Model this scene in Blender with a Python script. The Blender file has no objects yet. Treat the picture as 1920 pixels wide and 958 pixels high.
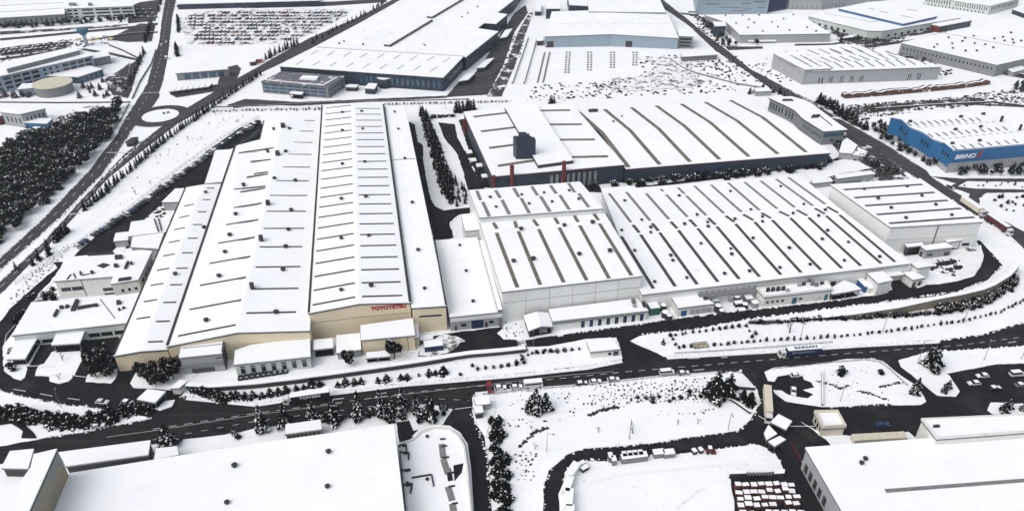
import bpy, math, random
from mathutils import Vector, noise
from mathutils.geometry import tessellate_polygon
S = bpy.context.scene
COL = S.collection
random.seed(7)
R = random.random
def U(a, b): return a + (b - a) * R()

# ------------------------------------------------------------------ camera
FPX, CX, CY, HC = 1420.0, 960.0, 479.0, 185.0
PITCH = math.atan((CY + 415.0) / FPX)
cam = bpy.data.cameras.new('camera')
cam.sensor_width = 36.0
cam.lens = 36.0 * FPX / 1920.0
cam.clip_start = 1.0
cam.clip_end = 9000.0
cam_o = bpy.data.objects.new('camera', cam)
COL.objects.link(cam_o)
cam_o.location = (0, 0, HC)
cam_o.rotation_euler = (math.pi / 2 - PITCH, 0, 0)
S.camera = cam_o

# ------------------------------------------------------------------ sky, sun, exposure
SUN_EL, SUN_ROT = math.radians(50), math.radians(235)
world = bpy.data.worlds.new('World')
S.world = world
world.use_nodes = True
wn = world.node_tree.nodes
sky = wn.new('ShaderNodeTexSky')
sky.sky_type = 'NISHITA'
sky.sun_disc = False
sky.sun_elevation = SUN_EL
sky.sun_rotation = SUN_ROT
sky.air_density = 1.0
sky.dust_density = 4.0
sky.ozone_density = 1.0
wn['Background'].inputs[1].default_value = 0.15
hs = wn.new('ShaderNodeHueSaturation')                # overcast: the same sky, greyed by cloud
hs.inputs['Saturation'].default_value = 0.45
world.node_tree.links.new(sky.outputs[0], hs.inputs['Color'])
world.node_tree.links.new(hs.outputs[0], wn['Background'].inputs[0])
sun = bpy.data.lights.new('sun', 'SUN')
sun.energy = 0.8
sun.angle = math.radians(75)
sun.color = (1.0, 0.96, 0.9)
sun_o = bpy.data.objects.new('sun', sun)
COL.objects.link(sun_o)
sun_o.rotation_euler = (math.pi / 2 - SUN_EL, 0, math.radians(180) - SUN_ROT)
S.view_settings.view_transform = 'Standard'
S.view_settings.look = 'None'
S.view_settings.exposure = 0.13
S.view_settings.gamma = 1.0
S.view_settings.use_curve_mapping = False
S.render.engine = 'CYCLES'
S.cycles.use_denoising = True
S.cycles.max_bounces = 5
S.cycles.diffuse_bounces = 3
S.cycles.glossy_bounces = 2
S.cycles.volume_bounces = 1
S.cycles.transparent_max_bounces = 4

# ------------------------------------------------------------------ pixel of the photograph -> point of the place
def ray(px, py):
    x = (px - CX) / FPX
    y = -(py - CY) / FPX
    return Vector((x, math.cos(PITCH) + y * math.sin(PITCH), -math.sin(PITCH) + y * math.cos(PITCH)))
def W(px, py, z=0.0):
    r = ray(px, py)
    t = (z - HC) / r.z
    return Vector((r.x * t, r.y * t, z))
def hit(px, py, p0, n):
    r = ray(px, py)
    c = Vector((0, 0, HC))
    t = (p0 - c).dot(n) / r.dot(n)
    return c + r * t
def heading(a, b):
    d = W(*b) - W(*a)
    return math.atan2(d.y, d.x)

# ------------------------------------------------------------------ materials
def mat(name, col, rough=0.8, var=0.12, scale=0.5, bump=0.0, bscale=3.0, wave=0.0, wscale=1.6, metal=0.0, stain=None, spec=0.3, streak=None):
    m = bpy.data.materials.new(name)
    m.use_nodes = True
    nt = m.node_tree
    n, l = nt.nodes, nt.links
    p = n['Principled BSDF']
    p.inputs['Roughness'].default_value = rough
    p.inputs['Metallic'].default_value = metal
    p.inputs['Specular IOR Level'].default_value = spec
    tc = n.new('ShaderNodeTexCoord')
    nz = n.new('ShaderNodeTexNoise')
    nz.inputs['Scale'].default_value = scale
    nz.inputs['Detail'].default_value = 6
    nz.inputs['Roughness'].default_value = 0.65
    l.new(tc.outputs['Object'], nz.inputs['Vector'])
    rp = n.new('ShaderNodeValToRGB')
    a = [max(0, c * (1 - var)) for c in col]
    b = [min(1, c * (1 + var)) for c in col]
    rp.color_ramp.elements[0].position = 0.3
    rp.color_ramp.elements[1].position = 0.7
    rp.color_ramp.elements[0].color = (*a, 1)
    rp.color_ramp.elements[1].color = (*b, 1)
    l.new(nz.outputs['Fac'], rp.inputs['Fac'])
    out = rp.outputs['Color']
    if stain:
        scol, lo, hi, sc = stain
        n2 = n.new('ShaderNodeTexNoise')
        n2.inputs['Scale'].default_value = sc
        n2.inputs['Detail'].default_value = 8
        n2.inputs['Roughness'].default_value = 0.7
        l.new(tc.outputs['Object'], n2.inputs['Vector'])
        mr = n.new('ShaderNodeMapRange')
        mr.inputs['From Min'].default_value = lo
        mr.inputs['From Max'].default_value = hi
        l.new(n2.outputs['Fac'], mr.inputs['Value'])
        mx = n.new('ShaderNodeMix')
        mx.data_type = 'RGBA'
        l.new(mr.outputs[0], mx.inputs['Factor'])
        l.new(out, mx.inputs[6])
        mx.inputs[7].default_value = (*scol, 1)
        out = mx.outputs[2]
    if streak:
        ang, scol, amt = streak
        mp = n.new('ShaderNodeMapping')
        mp.inputs['Rotation'].default_value = (0, 0, ang)
        mp.inputs['Scale'].default_value = (0.02, 0.9, 1)
        l.new(tc.outputs['Object'], mp.inputs['Vector'])
        n3 = n.new('ShaderNodeTexNoise')
        n3.inputs['Scale'].default_value = 1.0
        n3.inputs['Detail'].default_value = 4
        l.new(mp.outputs[0], n3.inputs['Vector'])
        m3 = n.new('ShaderNodeMapRange')
        m3.inputs['From Min'].default_value = 0.48
        m3.inputs['From Max'].default_value = 0.75
        m3.inputs['To Max'].default_value = amt
        l.new(n3.outputs['Fac'], m3.inputs['Value'])
        x3 = n.new('ShaderNodeMix')
        x3.data_type = 'RGBA'
        l.new(m3.outputs[0], x3.inputs['Factor'])
        l.new(out, x3.inputs[6])
        x3.inputs[7].default_value = (*scol, 1)
        out = x3.outputs[2]
    l.new(out, p.inputs['Base Color'])
    if bump or wave:
        bp = n.new('ShaderNodeBump')
        bp.inputs['Strength'].default_value = bump or wave
        bp.inputs['Distance'].default_value = 0.25 if bump else 0.08
        if bump:
            nb = n.new('ShaderNodeTexNoise')
            nb.inputs['Scale'].default_value = bscale
            nb.inputs['Detail'].default_value = 5
            l.new(tc.outputs['Object'], nb.inputs['Vector'])
            l.new(nb.outputs['Fac'], bp.inputs['Height'])
        else:
            wv = n.new('ShaderNodeTexWave')
            wv.inputs['Scale'].default_value = wscale
            wv.bands_direction = 'X'
            l.new(tc.outputs['Object'], wv.inputs['Vector'])
            l.new(wv.outputs['Fac'], bp.inputs['Height'])
        l.new(bp.outputs[0], p.inputs['Normal'])
    return m

M = {}
M['snow'] = mat('snow', (0.87, 0.885, 0.91), 0.7, 0.04, 0.05, 0.4, 0.6, stain=((0.5, 0.5, 0.5), 0.60, 0.80, 0.3))
M['roofsnow'] = mat('roof_snow', (0.88, 0.895, 0.92), 0.65, 0.035, 0.05, 0.35, 0.35, stain=((0.68, 0.70, 0.73), 0.60, 0.85, 0.16))
M['crust'] = mat('trampled_snow', (0.80, 0.81, 0.83), 0.75, 0.06, 0.5, 0.5, 1.6, stain=((0.2, 0.19, 0.19), 0.58, 0.75, 0.7))
M['asphalt'] = mat('wet_asphalt', (0.013, 0.013, 0.0145), 0.7, 0.2, 0.12, 0.15, 4.0, stain=((0.05, 0.05, 0.053), 0.52, 0.85, 0.07), spec=0.08)
M['roadasphalt'] = mat('worn_wet_asphalt', (0.015, 0.0145, 0.016), 0.7, 0.2, 0.1, 0.15, 4.0, stain=((0.035, 0.035, 0.037), 0.5, 0.8, 0.06), spec=0.08, streak=(-0.19, (0.05, 0.05, 0.053), 0.6))
M['greyroad'] = mat('hazed_asphalt', (0.05, 0.048, 0.053), 0.8, 0.15, 0.1, 0.1, 4.0, stain=((0.09, 0.09, 0.095), 0.55, 0.8, 0.1), spec=0.12, streak=(-0.87, (0.11, 0.11, 0.115), 0.6))  # far roads: distance haze put into the lighter base colour
M['slush'] = mat('slush', (0.12, 0.115, 0.115), 0.6, 0.5, 0.3, 0.3, 2.0, stain=((0.85, 0.86, 0.88), 0.40, 0.5, 0.16))
M['slushroad'] = mat('slushy_asphalt', (0.05, 0.048, 0.052), 0.7, 0.3, 0.3, 0.2, 2.0, stain=((0.82, 0.83, 0.85), 0.52, 0.60, 0.09), spec=0.12)
M['paint'] = mat('road_paint', (0.55, 0.55, 0.55), 0.7, 0.2, 0.6)
M['cream'] = mat('cream_cladding', (0.72, 0.63, 0.46), 0.6, 0.06, 0.15, wave=0.6)
M['white'] = mat('white_cladding', (0.68, 0.695, 0.685), 0.55, 0.05, 0.12, wave=0.25)
M['whitewall'] = mat('white_render', (0.68, 0.685, 0.65), 0.8, 0.07, 0.2, stain=((0.34, 0.31, 0.24), 0.58, 0.8, 0.15))
M['sage'] = mat('pale_green_render', (0.50, 0.55, 0.53), 0.8, 0.05, 0.2)
M['greywall'] = mat('grey_cladding', (0.20, 0.21, 0.22), 0.6, 0.08, 0.15, wave=0.4)
M['lightgrey'] = mat('light_grey_cladding', (0.32, 0.33, 0.35), 0.6, 0.06, 0.15, wave=0.3)
M['slate'] = mat('slate_blue_cladding', (0.020, 0.034, 0.054), 0.5, 0.12, 0.2, wave=0.5)
M['paleblue'] = mat('pale_blue_cladding', (0.27, 0.34, 0.40), 0.55, 0.05, 0.2, wave=0.3)
M['blue'] = mat('bright_blue_cladding', (0.018, 0.115, 0.27), 0.5, 0.08, 0.2)
M['navy'] = mat('navy_paint', (0.012, 0.025, 0.07), 0.45, 0.15, 0.4)
M['royal'] = mat('blue_door_paint', (0.02, 0.08, 0.22), 0.5, 0.12, 0.6)
M['red'] = mat('red_steel', (0.12, 0.02, 0.018), 0.5, 0.15, 0.5)
M['signred'] = mat('sign_red', (0.36, 0.02, 0.03), 0.5, 0.05, 0.5)
M['signwhite'] = mat('sign_white', (0.75, 0.77, 0.8), 0.5, 0.03, 0.5)
M['brick'] = mat('red_brick', (0.085, 0.03, 0.022), 0.85, 0.5, 1.0)
M['earth'] = mat('red_brown_earth', (0.085, 0.045, 0.032), 0.95, 0.4, 0.3, 0.6, 0.8, stain=((0.8, 0.82, 0.85), 0.58, 0.66, 0.25))
M['trim'] = mat('dark_flashing', (0.035, 0.036, 0.036), 0.6, 0.2, 0.8)
M['greytrim'] = mat('grey_flashing', (0.16, 0.165, 0.17), 0.6, 0.12, 0.8)
M['strip'] = mat('dark_rooflight', (0.06, 0.057, 0.05), 0.45, 0.45, 0.6)
M['browns'] = mat('brown_rooflight', (0.15, 0.128, 0.098), 0.5, 0.35, 0.35)
M['greystrip'] = mat('grey_rooflight', (0.20, 0.195, 0.185), 0.5, 0.2, 0.5)
M['vent'] = mat('weathered_vent', (0.03, 0.031, 0.033), 0.6, 0.3, 1.5)
M['glass'] = mat('dark_window_glass', (0.012, 0.018, 0.026), 0.15, 0.2, 0.4, spec=0.6)
M['blueglass'] = mat('blue_window_glass', (0.04, 0.085, 0.13), 0.2, 0.2, 0.4, spec=0.6)
M['concrete'] = mat('weathered_concrete', (0.20, 0.175, 0.135), 0.9, 0.2, 0.25, 0.3, 2.0, stain=((0.05, 0.05, 0.045), 0.5, 0.75, 0.12))
M['steelwall'] = mat('weathered_steel_wall', (0.19, 0.22, 0.23), 0.5, 0.1, 0.1, wave=0.3, stain=((0.34, 0.25, 0.10), 0.42, 0.6, 0.06))
M['gravel'] = mat('pale_gravel_roof', (0.55, 0.53, 0.42), 0.9, 0.08, 0.6)
M['darkroof'] = mat('bare_grey_roof', (0.13, 0.13, 0.15), 0.8, 0.15, 0.2, stain=((0.75, 0.77, 0.8), 0.55, 0.62, 0.12))
M['needle'] = mat('conifer_needles', (0.006, 0.008, 0.007), 0.9, 0.4, 0.8, spec=0.0)
M['needle2'] = mat('pine_needles', (0.010, 0.014, 0.011), 0.9, 0.4, 0.8, spec=0.1)
M['bark'] = mat('bark', (0.022, 0.019, 0.017), 0.9, 0.3, 2.0)
M['twig'] = mat('bare_twigs', (0.06, 0.055, 0.05), 0.9, 0.3, 2.0)
M['weed'] = mat('dead_weeds', (0.03, 0.028, 0.025), 0.9, 0.4, 0.6)
M['tyre'] = mat('tyre_rubber', (0.012, 0.012, 0.012), 0.85, 0.2, 3.0)
M['carwhite'] = mat('white_car_paint', (0.62, 0.62, 0.62), 0.3, 0.03, 0.8, spec=0.5)
M['cardark'] = mat('dark_car_paint', (0.018, 0.02, 0.024), 0.3, 0.15, 0.8, spec=0.5)
M['cargrey'] = mat('silver_car_paint', (0.2, 0.21, 0.22), 0.3, 0.06, 0.8, spec=0.5)
M['carblue'] = mat('blue_car_paint', (0.012, 0.045, 0.12), 0.3, 0.1, 0.8, spec=0.5)
M['carred'] = mat('red_car_paint', (0.2, 0.02, 0.02), 0.3, 0.1, 0.8, spec=0.5)
M['carorange'] = mat('orange_paint', (0.4, 0.12, 0.04), 0.5, 0.1, 0.8)
M['maroon'] = mat('maroon_tarpaulin', (0.07, 0.012, 0.014), 0.6, 0.15, 0.4)
M['creampaint'] = mat('cream_paint', (0.62, 0.58, 0.47), 0.5, 0.06, 0.6)
M['blacktarp'] = mat('black_tarpaulin', (0.012, 0.013, 0.016), 0.55, 0.15, 0.4)
M['green'] = mat('green_paint', (0.02, 0.10, 0.06), 0.6, 0.12, 0.6)
M['teal'] = mat('teal_paint', (0.04, 0.13, 0.17), 0.6, 0.12, 0.6)
M['galv'] = mat('galvanised_steel', (0.19, 0.195, 0.2), 0.45, 0.15, 0.8, metal=0.3)
M['lamp'] = mat('headlamp_lens', (0.6, 0.6, 0.58), 0.2, 0.05, 1.0, spec=0.6)

# ------------------------------------------------------------------ object helpers
def tag(o, label=None, cat=None, group=None, kind=None):
    if label: o['label'] = label
    if cat: o['category'] = cat
    if group: o['group'] = group
    if kind: o['kind'] = kind
    return o
def empty(name, loc):
    o = bpy.data.objects.new(name, None)
    o.location = loc
    o.empty_display_size = 0.5
    COL.objects.link(o)
    return o
def mesh(name, v, f, mats, parent=None, off=None, mi=None, smooth=False):
    me = bpy.data.meshes.new(name)
    if off is not None:
        v = [(p[0] - off[0], p[1] - off[1], p[2] - off[2]) for p in v]
    me.from_pydata([tuple(p) for p in v], [], f)
    if not isinstance(mats, (list, tuple)): mats = [mats]
    for m in mats: me.materials.append(M[m] if isinstance(m, str) else m)
    if mi: me.polygons.foreach_set('material_index', mi)
    if smooth: me.polygons.foreach_set('use_smooth', [True] * len(me.polygons))
    me.update()
    o = bpy.data.objects.new(name, me)
    COL.objects.link(o)
    if parent is not None: o.parent = parent
    return o
class G:                                             # collects shapes for ONE mesh object
    def __init__(s): s.v, s.f, s.m, s.k = [], [], [], 0
    def quad(s, *pts):
        b = len(s.v); s.v += [tuple(p) for p in pts]; s.f.append(tuple(range(b, b + len(pts)))); s.m.append(s.k)
    def hexa(s, lo, hi):                             # lo, hi: rings of equal length (world points)
        b = len(s.v); n = len(lo)
        s.v += [tuple(p) for p in lo] + [tuple(p) for p in hi]
        s.f.append(tuple(range(b + n - 1, b - 1, -1))); s.f.append(tuple(range(b + n, b + 2 * n)))
        for i in range(n):
            j = (i + 1) % n
            s.f.append((b + i, b + j, b + n + j, b + n + i))
        s.m += [s.k] * (n + 2)
    def box(s, x0, x1, y0, y1, z0, z1):
        s.hexa([(x0, y0, z0), (x1, y0, z0), (x1, y1, z0), (x0, y1, z0)], [(x0, y0, z1), (x1, y0, z1), (x1, y1, z1), (x0, y1, z1)])
    def bar(s, a, b, w, h, dz=0.0):                  # horizontal-ish bar of width w, height h standing on a-b
        a, b = Vector(a), Vector(b)
        d = (b - a); d.z = 0
        if d.length < 1e-6: return
        d.normalize()
        q = Vector((-d.y, d.x, 0)) * (w / 2)
        u = Vector((0, 0, dz)); t = Vector((0, 0, dz + h))
        s.hexa([a - q + u, b - q + u, b + q + u, a + q + u], [a - q + t, b - q + t, b + q + t, a + q + t])
    def tube(s, a, b, r0, r1, n=6):
        a, b = Vector(a), Vector(b)
        d = (b - a).normalized()
        x = d.orthogonal().normalized(); y = d.cross(x)
        A = [a + (x * math.cos(t) + y * math.sin(t)) * r0 for t in [2 * math.pi * i / n for i in range(n)]]
        B = [b + (x * math.cos(t) + y * math.sin(t)) * r1 for t in [2 * math.pi * i / n for i in range(n)]]
        s.hexa(A, B)
    def make(s, name, mats, parent=None, off=None, smooth=False):
        return mesh(name, s.v, s.f, mats, parent, off, s.m if isinstance(mats, (list, tuple)) and len(mats) > 1 else None, smooth)
def clone(o, loc=None, rot=None, scale=None, label=None, group=None, par=None):
    c = o.copy()
    COL.objects.link(c)
    if par is not None: c.parent = par
    if loc is not None: c.location = loc
    if rot is not None: c.rotation_euler = (0, 0, rot)
    if scale is not None: c.scale = scale if isinstance(scale, (tuple, list)) else (scale,) * 3
    if label: c['label'] = label
    if group: c['group'] = group
    for ch in KIDS.get(o.name, ()):
        k = clone(ch, par=c)
    return c
KIDS = {}
def kid(parent, o):
    KIDS.setdefault(parent.name, []).append(o)
    return o

# ------------------------------------------------------------------ ground sheets
def densify(pts, step, jit, seed=0.0, closed=True):
    out = []
    n = len(pts)
    for i in range(n if closed else n - 1):
        a, b = pts[i], pts[(i + 1) % n]
        L = (b - a).length
        k = max(1, int(L / step))
        for q in range(k):
            p = a.lerp(b, q / k)
            nv = noise.noise_vector(Vector((p.x * 0.31 + seed, p.y * 0.31, seed))) + 0.5 * noise.noise_vector(Vector((p.x * 0.9, p.y * 0.9 + seed, seed)))
            out.append(Vector((p.x + nv.x * jit, p.y + nv.y * jit, p.z)))
    if not closed: out.append(pts[-1])
    return out
def sheet(name, px, z, m, jit=0.5, thick=0.0, parent=None, step=2.0, pts=None):
    P = pts if pts is not None else [W(x, y, 0) for x, y in px]
    P = densify(P, step, jit, len(P) * 1.7)
    for p in P: p.z = z
    if sum(P[i].x * P[(i + 1) % len(P)].y - P[(i + 1) % len(P)].x * P[i].y for i in range(len(P))) < 0: P.reverse()
    n = len(P)
    tri = [tuple(t) for t in tessellate_polygon([P])]
    f = []
    for t in tri:
        a, b, c = (P[i] for i in t)
        f.append(t if (b - a).cross(c - a).z > 0 else (t[0], t[2], t[1]))
    v = list(P)
    if thick:
        v += [Vector((p.x, p.y, z - thick)) for p in P]
        f += [(i, i + n, (i + 1) % n + n, (i + 1) % n) for i in range(n)]
    o = mesh(name, v, f, m, parent)
    if parent is None: o['kind'] = 'structure'
    return o
EXT = 2600
g = G()
g.quad((-EXT, -EXT, 0), (EXT, -EXT, 0), (EXT, EXT, 0), (-EXT, EXT, 0))
tag(g.make('snow_ground', 'snow'), kind='structure')

# ------------------------------------------------------------------ roads, yards and snow islands
RD = [
 ('main_road', 'roadasphalt', [(-40,845),(0,836),(55,826),(97,818),(150,811),(212,798),(284,784),(330,748),(345,742),(480,755),(614,735),(754,718),(960,701),(1100,686),(1168,672),(1247,668),(1440,657),(1607,646),(1760,638),(1850,624),(1920,603),(1975,580),(1975,646),(1920,650),(1734,661),(1684,677),(1654,676),(1640,673),(1520,686),(1440,697),(1387,696),(1354,701),(1237,710),(1104,725),(960,735),(891,742),(884,767),(851,767),(800,757),(667,783),(480,803),(434,812),(287,832),(117,847),(0,870),(-40,878)]),
 ('west_yard', 'asphalt', [(-60,650),(0,603),(18,580),(67,535),(107,502),(100,492),(122,491),(95,527),(73,550),(50,583),(30,610),(60,648),(220,628),(228,640),(215,672),(255,688),(330,700),(345,735),(330,760),(288,786),(245,772),(182,765),(113,758),(47,745),(0,732),(-60,720)]),
 ('factory_yard', 'asphalt', [(784,668),(787,645),(800,632),(838,625),(945,612),(932,625),(944,636),(988,637),(1040,629),(1140,615),(1220,604),(1320,590),(1440,577),(1520,568),(1585,561),(1643,553),(1672,543),(1668,520),(1662,508),(1690,503),(1712,535),(1760,533),(1795,527),(1827,517),(1840,497),(1845,478),(1831,453),(1836,450),(1865,480),(1881,498),(1869,512),(1854,525),(1834,533),(1797,547),(1760,555),(1680,564),(1520,584),(1407,599),(1300,618),(1207,628),(1191,640),(1247,670),(1168,674),(1160,640),(1152,633),(1099,645),(1065,643),(1027,650),(975,652),(918,656),(870,661),(800,668)]),
 ('avenue', 'greyroad', [(312,-20),(310,0),(305,27),(298,80),(287,117),(275,160),(264,177),(234,224),(217,257),(190,290),(167,320),(83,408),(0,484),(-60,540),(-60,560),(0,508),(110,412),(197,322),(236,265),(254,237),(277,205),(297,177),(304,160),(313,117),(318,80),(323,33),(330,0),(332,-20)]),
 ('service_road', 'greyroad', [(-60,582),(0,528),(80,455),(180,345),(235,288),(280,255),(347,205),(417,163),(480,128),(580,72),(667,35),(714,12),(745,-5),(760,-5),(720,18),(672,45),(590,88),(530,118),(480,142),(377,208),(334,232),(262,287),(202,335),(110,440),(0,553),(-60,605)]),
 ('slip_road', 'greyroad', [(262,226),(272,196),(296,168),(300,180),(290,196),(276,212)]),
 ('underpass_road', 'greyroad', [(440,160),(405,172),(410,150),(420,128),(445,122),(452,130)]),
 ('car_park_lane', 'asphalt', [(495,236),(487,263),(440,277),(428,282),(403,283),(385,345),(345,353),(300,386),(262,420),(228,452),(205,478),(136,484),(150,468),(200,428),(270,380),(340,325),(400,275),(450,240),(482,226)]),
 ('east_lane', 'asphalt', [(764,228),(778,234),(783,266),(793,272),(794,300),(800,340),(807,373),(817,388),(832,395),(879,389),(893,390),(893,398),(860,403),(843,417),(850,446),(815,456),(800,400),(788,345),(778,300),(770,263)]),
 ('back_lane', 'asphalt', [(822,230),(852,233),(858,258),(872,285),(900,345),(912,357),(877,357),(868,320),(855,285),(833,260)]),
 ('back_yard', 'asphalt', [(860,225),(876,222),(905,290),(926,330),(930,348),(1115,335),(1130,360),(1560,300),(1590,286),(1600,296),(1400,330),(1135,362),(900,352),(880,285)]),
 ('highway', 'greyroad', [(1215,-12),(1245,18),(1260,27),(1293,50),(1340,95),(1384,124),(1435,160),(1480,188),(1533,217),(1587,250),(1627,284),(1690,318),(1723,338),(1803,388),(1843,413),(1895,443),(1920,467),(1975,510),(1975,470),(1920,435),(1860,403),(1818,375),(1787,358),(1750,335),(1734,318),(1654,267),(1573,222),(1523,190),(1462,159),(1407,130),(1367,98),(1350,85),(1324,67),(1285,33),(1265,18),(1240,-2),(1225,-12)]),
 ('branch_road', 'greyroad', [(1745,331),(1800,335),(1960,335),(1960,342),(1812,340),(1796,350),(1830,354),(1960,356),(1960,361),(1850,362),(1836,372),(1838,388),(1815,374),(1818,364),(1780,350),(1792,344)]),
 ('side_road', 'greyroad', [(1280,28),(1310,31),(1310,28),(1275,24)]),
 ('side_road', 'greyroad', [(1360,88),(1430,88),(1430,92),(1366,95)]),
 ('south_street', 'asphalt', [(851,762),(884,762),(886,778),(894,797),(907,818),(914,852),(917,880),(922,960),(922,1000),(887,1000),(887,958),(877,835),(864,815),(844,802),(814,799),(780,812),(767,826),(748,830),(743,792),(768,788),(774,808),(831,795)]),
 ('east_yard', 'asphalt', [(1387,694),(1440,693),(1530,682),(1650,671),(1690,672),(1735,678),(1960,676),(1960,1010),(1020,1010),(1018,915),(1030,882),(1064,852),(1094,842),(1247,828),(1347,812),(1381,808),(1407,785),(1426,755),(1421,731),(1397,705)]),
 ('hall_apron', 'greyroad', [(835,183),(915,178),(945,120),(965,60),(990,25),(985,10),(965,25),(925,85),(900,130),(860,155)]),
 ('hall_access_road', 'greyroad', [(425,198),(460,186),(560,192),(700,186),(838,180),(838,184),(700,191),(560,199),(490,197),(440,203)]),
 ('boundary_road', 'greyroad', [(328,14),(345,7),(480,9),(600,5),(725,-2),(725,5),(600,13),(480,16),(370,15)]),
 ('vehicle_park', 'slush', [(348,30),(372,22),(560,17),(660,18),(650,30),(590,60),(540,84),(470,84),(400,87),(352,84),(344,62)]),
 ('parking_lot', 'greyroad', [(240,15),(262,5),(300,0),(292,40),(240,45)]),
 ('parking_lot', 'greyroad', [(228,182),(236,160),(244,122),(262,110),(262,118),(246,172),(240,185)]),
 ('parking_lot', 'greyroad', [(200,75),(262,45),(292,46),(285,78),(240,80)]),
 ('works_yard', 'slush', [(100,226),(140,205),(190,195),(215,204),(190,222),(130,236)]),
 ('works_track', 'asphalt', [(-40,772),(0,775),(35,790),(62,808),(70,822),(40,822),(44,808),(20,795),(-40,800)]),
 ('works_track', 'slush', [(1555,222),(1700,196),(1830,180),(1860,186),(1700,206),(1600,228)]),
 ('rubble_field', 'slush', [(1215,106),(1250,108),(1275,120),(1310,140),(1290,150),(1250,140),(1215,150),(1150,172),(1140,165),(1200,148),(1240,128),(1220,115)]),
 ('yard_slush', 'slush', [(785,668),(790,640),(838,626),(870,640),(850,655),(815,668)]),
 ('west_yard', 'asphalt', [(214,668),(255,688),(266,697),(245,703),(224,700),(205,690),(196,660),(222,640)]),
 ('depot_yard', 'slushroad', [(1530,43),(1570,50),(1625,62),(1655,65),(1700,56),(1795,41),(1802,48),(1760,60),(1690,72),(1640,88),(1600,82),(1570,68),(1550,60)]),
 ('depot_road', 'greyroad', [(1585,92),(1650,82),(1720,74),(1775,60),(1778,63),(1722,78),(1652,87),(1590,96)]),
 ('depot_road', 'greyroad', [(1690,104),(1760,113),(1830,126),(1880,136),(1965,152),(1965,157),(1878,140),(1828,130),(1758,117),(1688,107)]),
 ('works_track', 'greyroad', [(1790,194),(1860,196),(1965,201),(1965,204),(1860,199),(1790,197)]),
 ('works_track', 'slushroad', [(1570,206),(1640,198),(1740,190),(1840,184),(1845,190),(1740,200),(1640,212),(1590,218)]),
 ('office_yard', 'slushroad', [(1552,262),(1592,250),(1645,284),(1705,322),(1660,330),(1605,300),(1575,290)]),
 ('utility_yard', 'slushroad', [(1500,347),(1570,328),(1640,315),(1690,321),(1705,336),(1640,342),(1560,349)]),
 ('factory_road', 'greyroad', [(0,73),(70,67),(160,58),(240,51),(296,44),(296,48),(240,55),(160,62),(70,71),(0,77)]),
 ('factory_road', 'greyroad', [(0,110),(45,104),(110,94),(160,92),(210,100),(262,112),(262,116),(208,104),(160,96),(110,98),(45,108),(0,114)]),
 ('parking_lot', 'slushroad', [(0,92),(40,86),(100,80),(140,82),(120,92),(60,100),(0,106)]),
 ('parking_lot', 'slushroad', [(196,150),(232,128),(244,118),(236,160),(228,185),(212,180)]),
 ('parking_lot', 'slushroad', [(0,60),(120,54),(240,46),(240,50),(120,58),(0,66)]),
 ('hall_apron', 'slushroad', [(913,182),(950,120),(972,60),(992,25),(1000,25),(985,65),(965,125),(940,182)]),
 ('stock_yard', 'slush', [(1205,112),(1290,106),(1330,112),(1300,126),(1240,124)]),
 ('stock_yard', 'slush', [(1150,148),(1250,140),(1330,150),(1300,164),(1190,172),(1140,162)]),
 ('forecourt', 'greyroad', [(318,176),(400,160),(420,158),(440,150),(436,158),(405,172),(330,184)]),
 ('brick_yard', 'asphalt', [(1368,889),(1470,886),(1500,905),(1515,1005),(1385,1005)]),
]
zz = 0.03
for nm, mt, px in RD:
    sheet(nm, px, zz, mt, jit=0.45 if mt != 'slush' else 1.6)
    zz += 0.006
# roundabout ring
c = W(301, 218)
ring = [Vector((c.x + 18.5 * math.cos(t), c.y + 18.5 * math.sin(t), 0)) for t in [i * math.pi / 24 for i in range(48)]]
sheet('roundabout', None, zz, 'greyroad', jit=0.1, pts=ring)
isl = [Vector((c.x + 11.2 * math.cos(t), c.y + 11.2 * math.sin(t), 0)) for t in [i * math.pi / 24 for i in range(48)]]
sheet('roundabout_island', None, zz + 0.2, 'snow', jit=0.15, thick=0.2, pts=isl)

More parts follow.
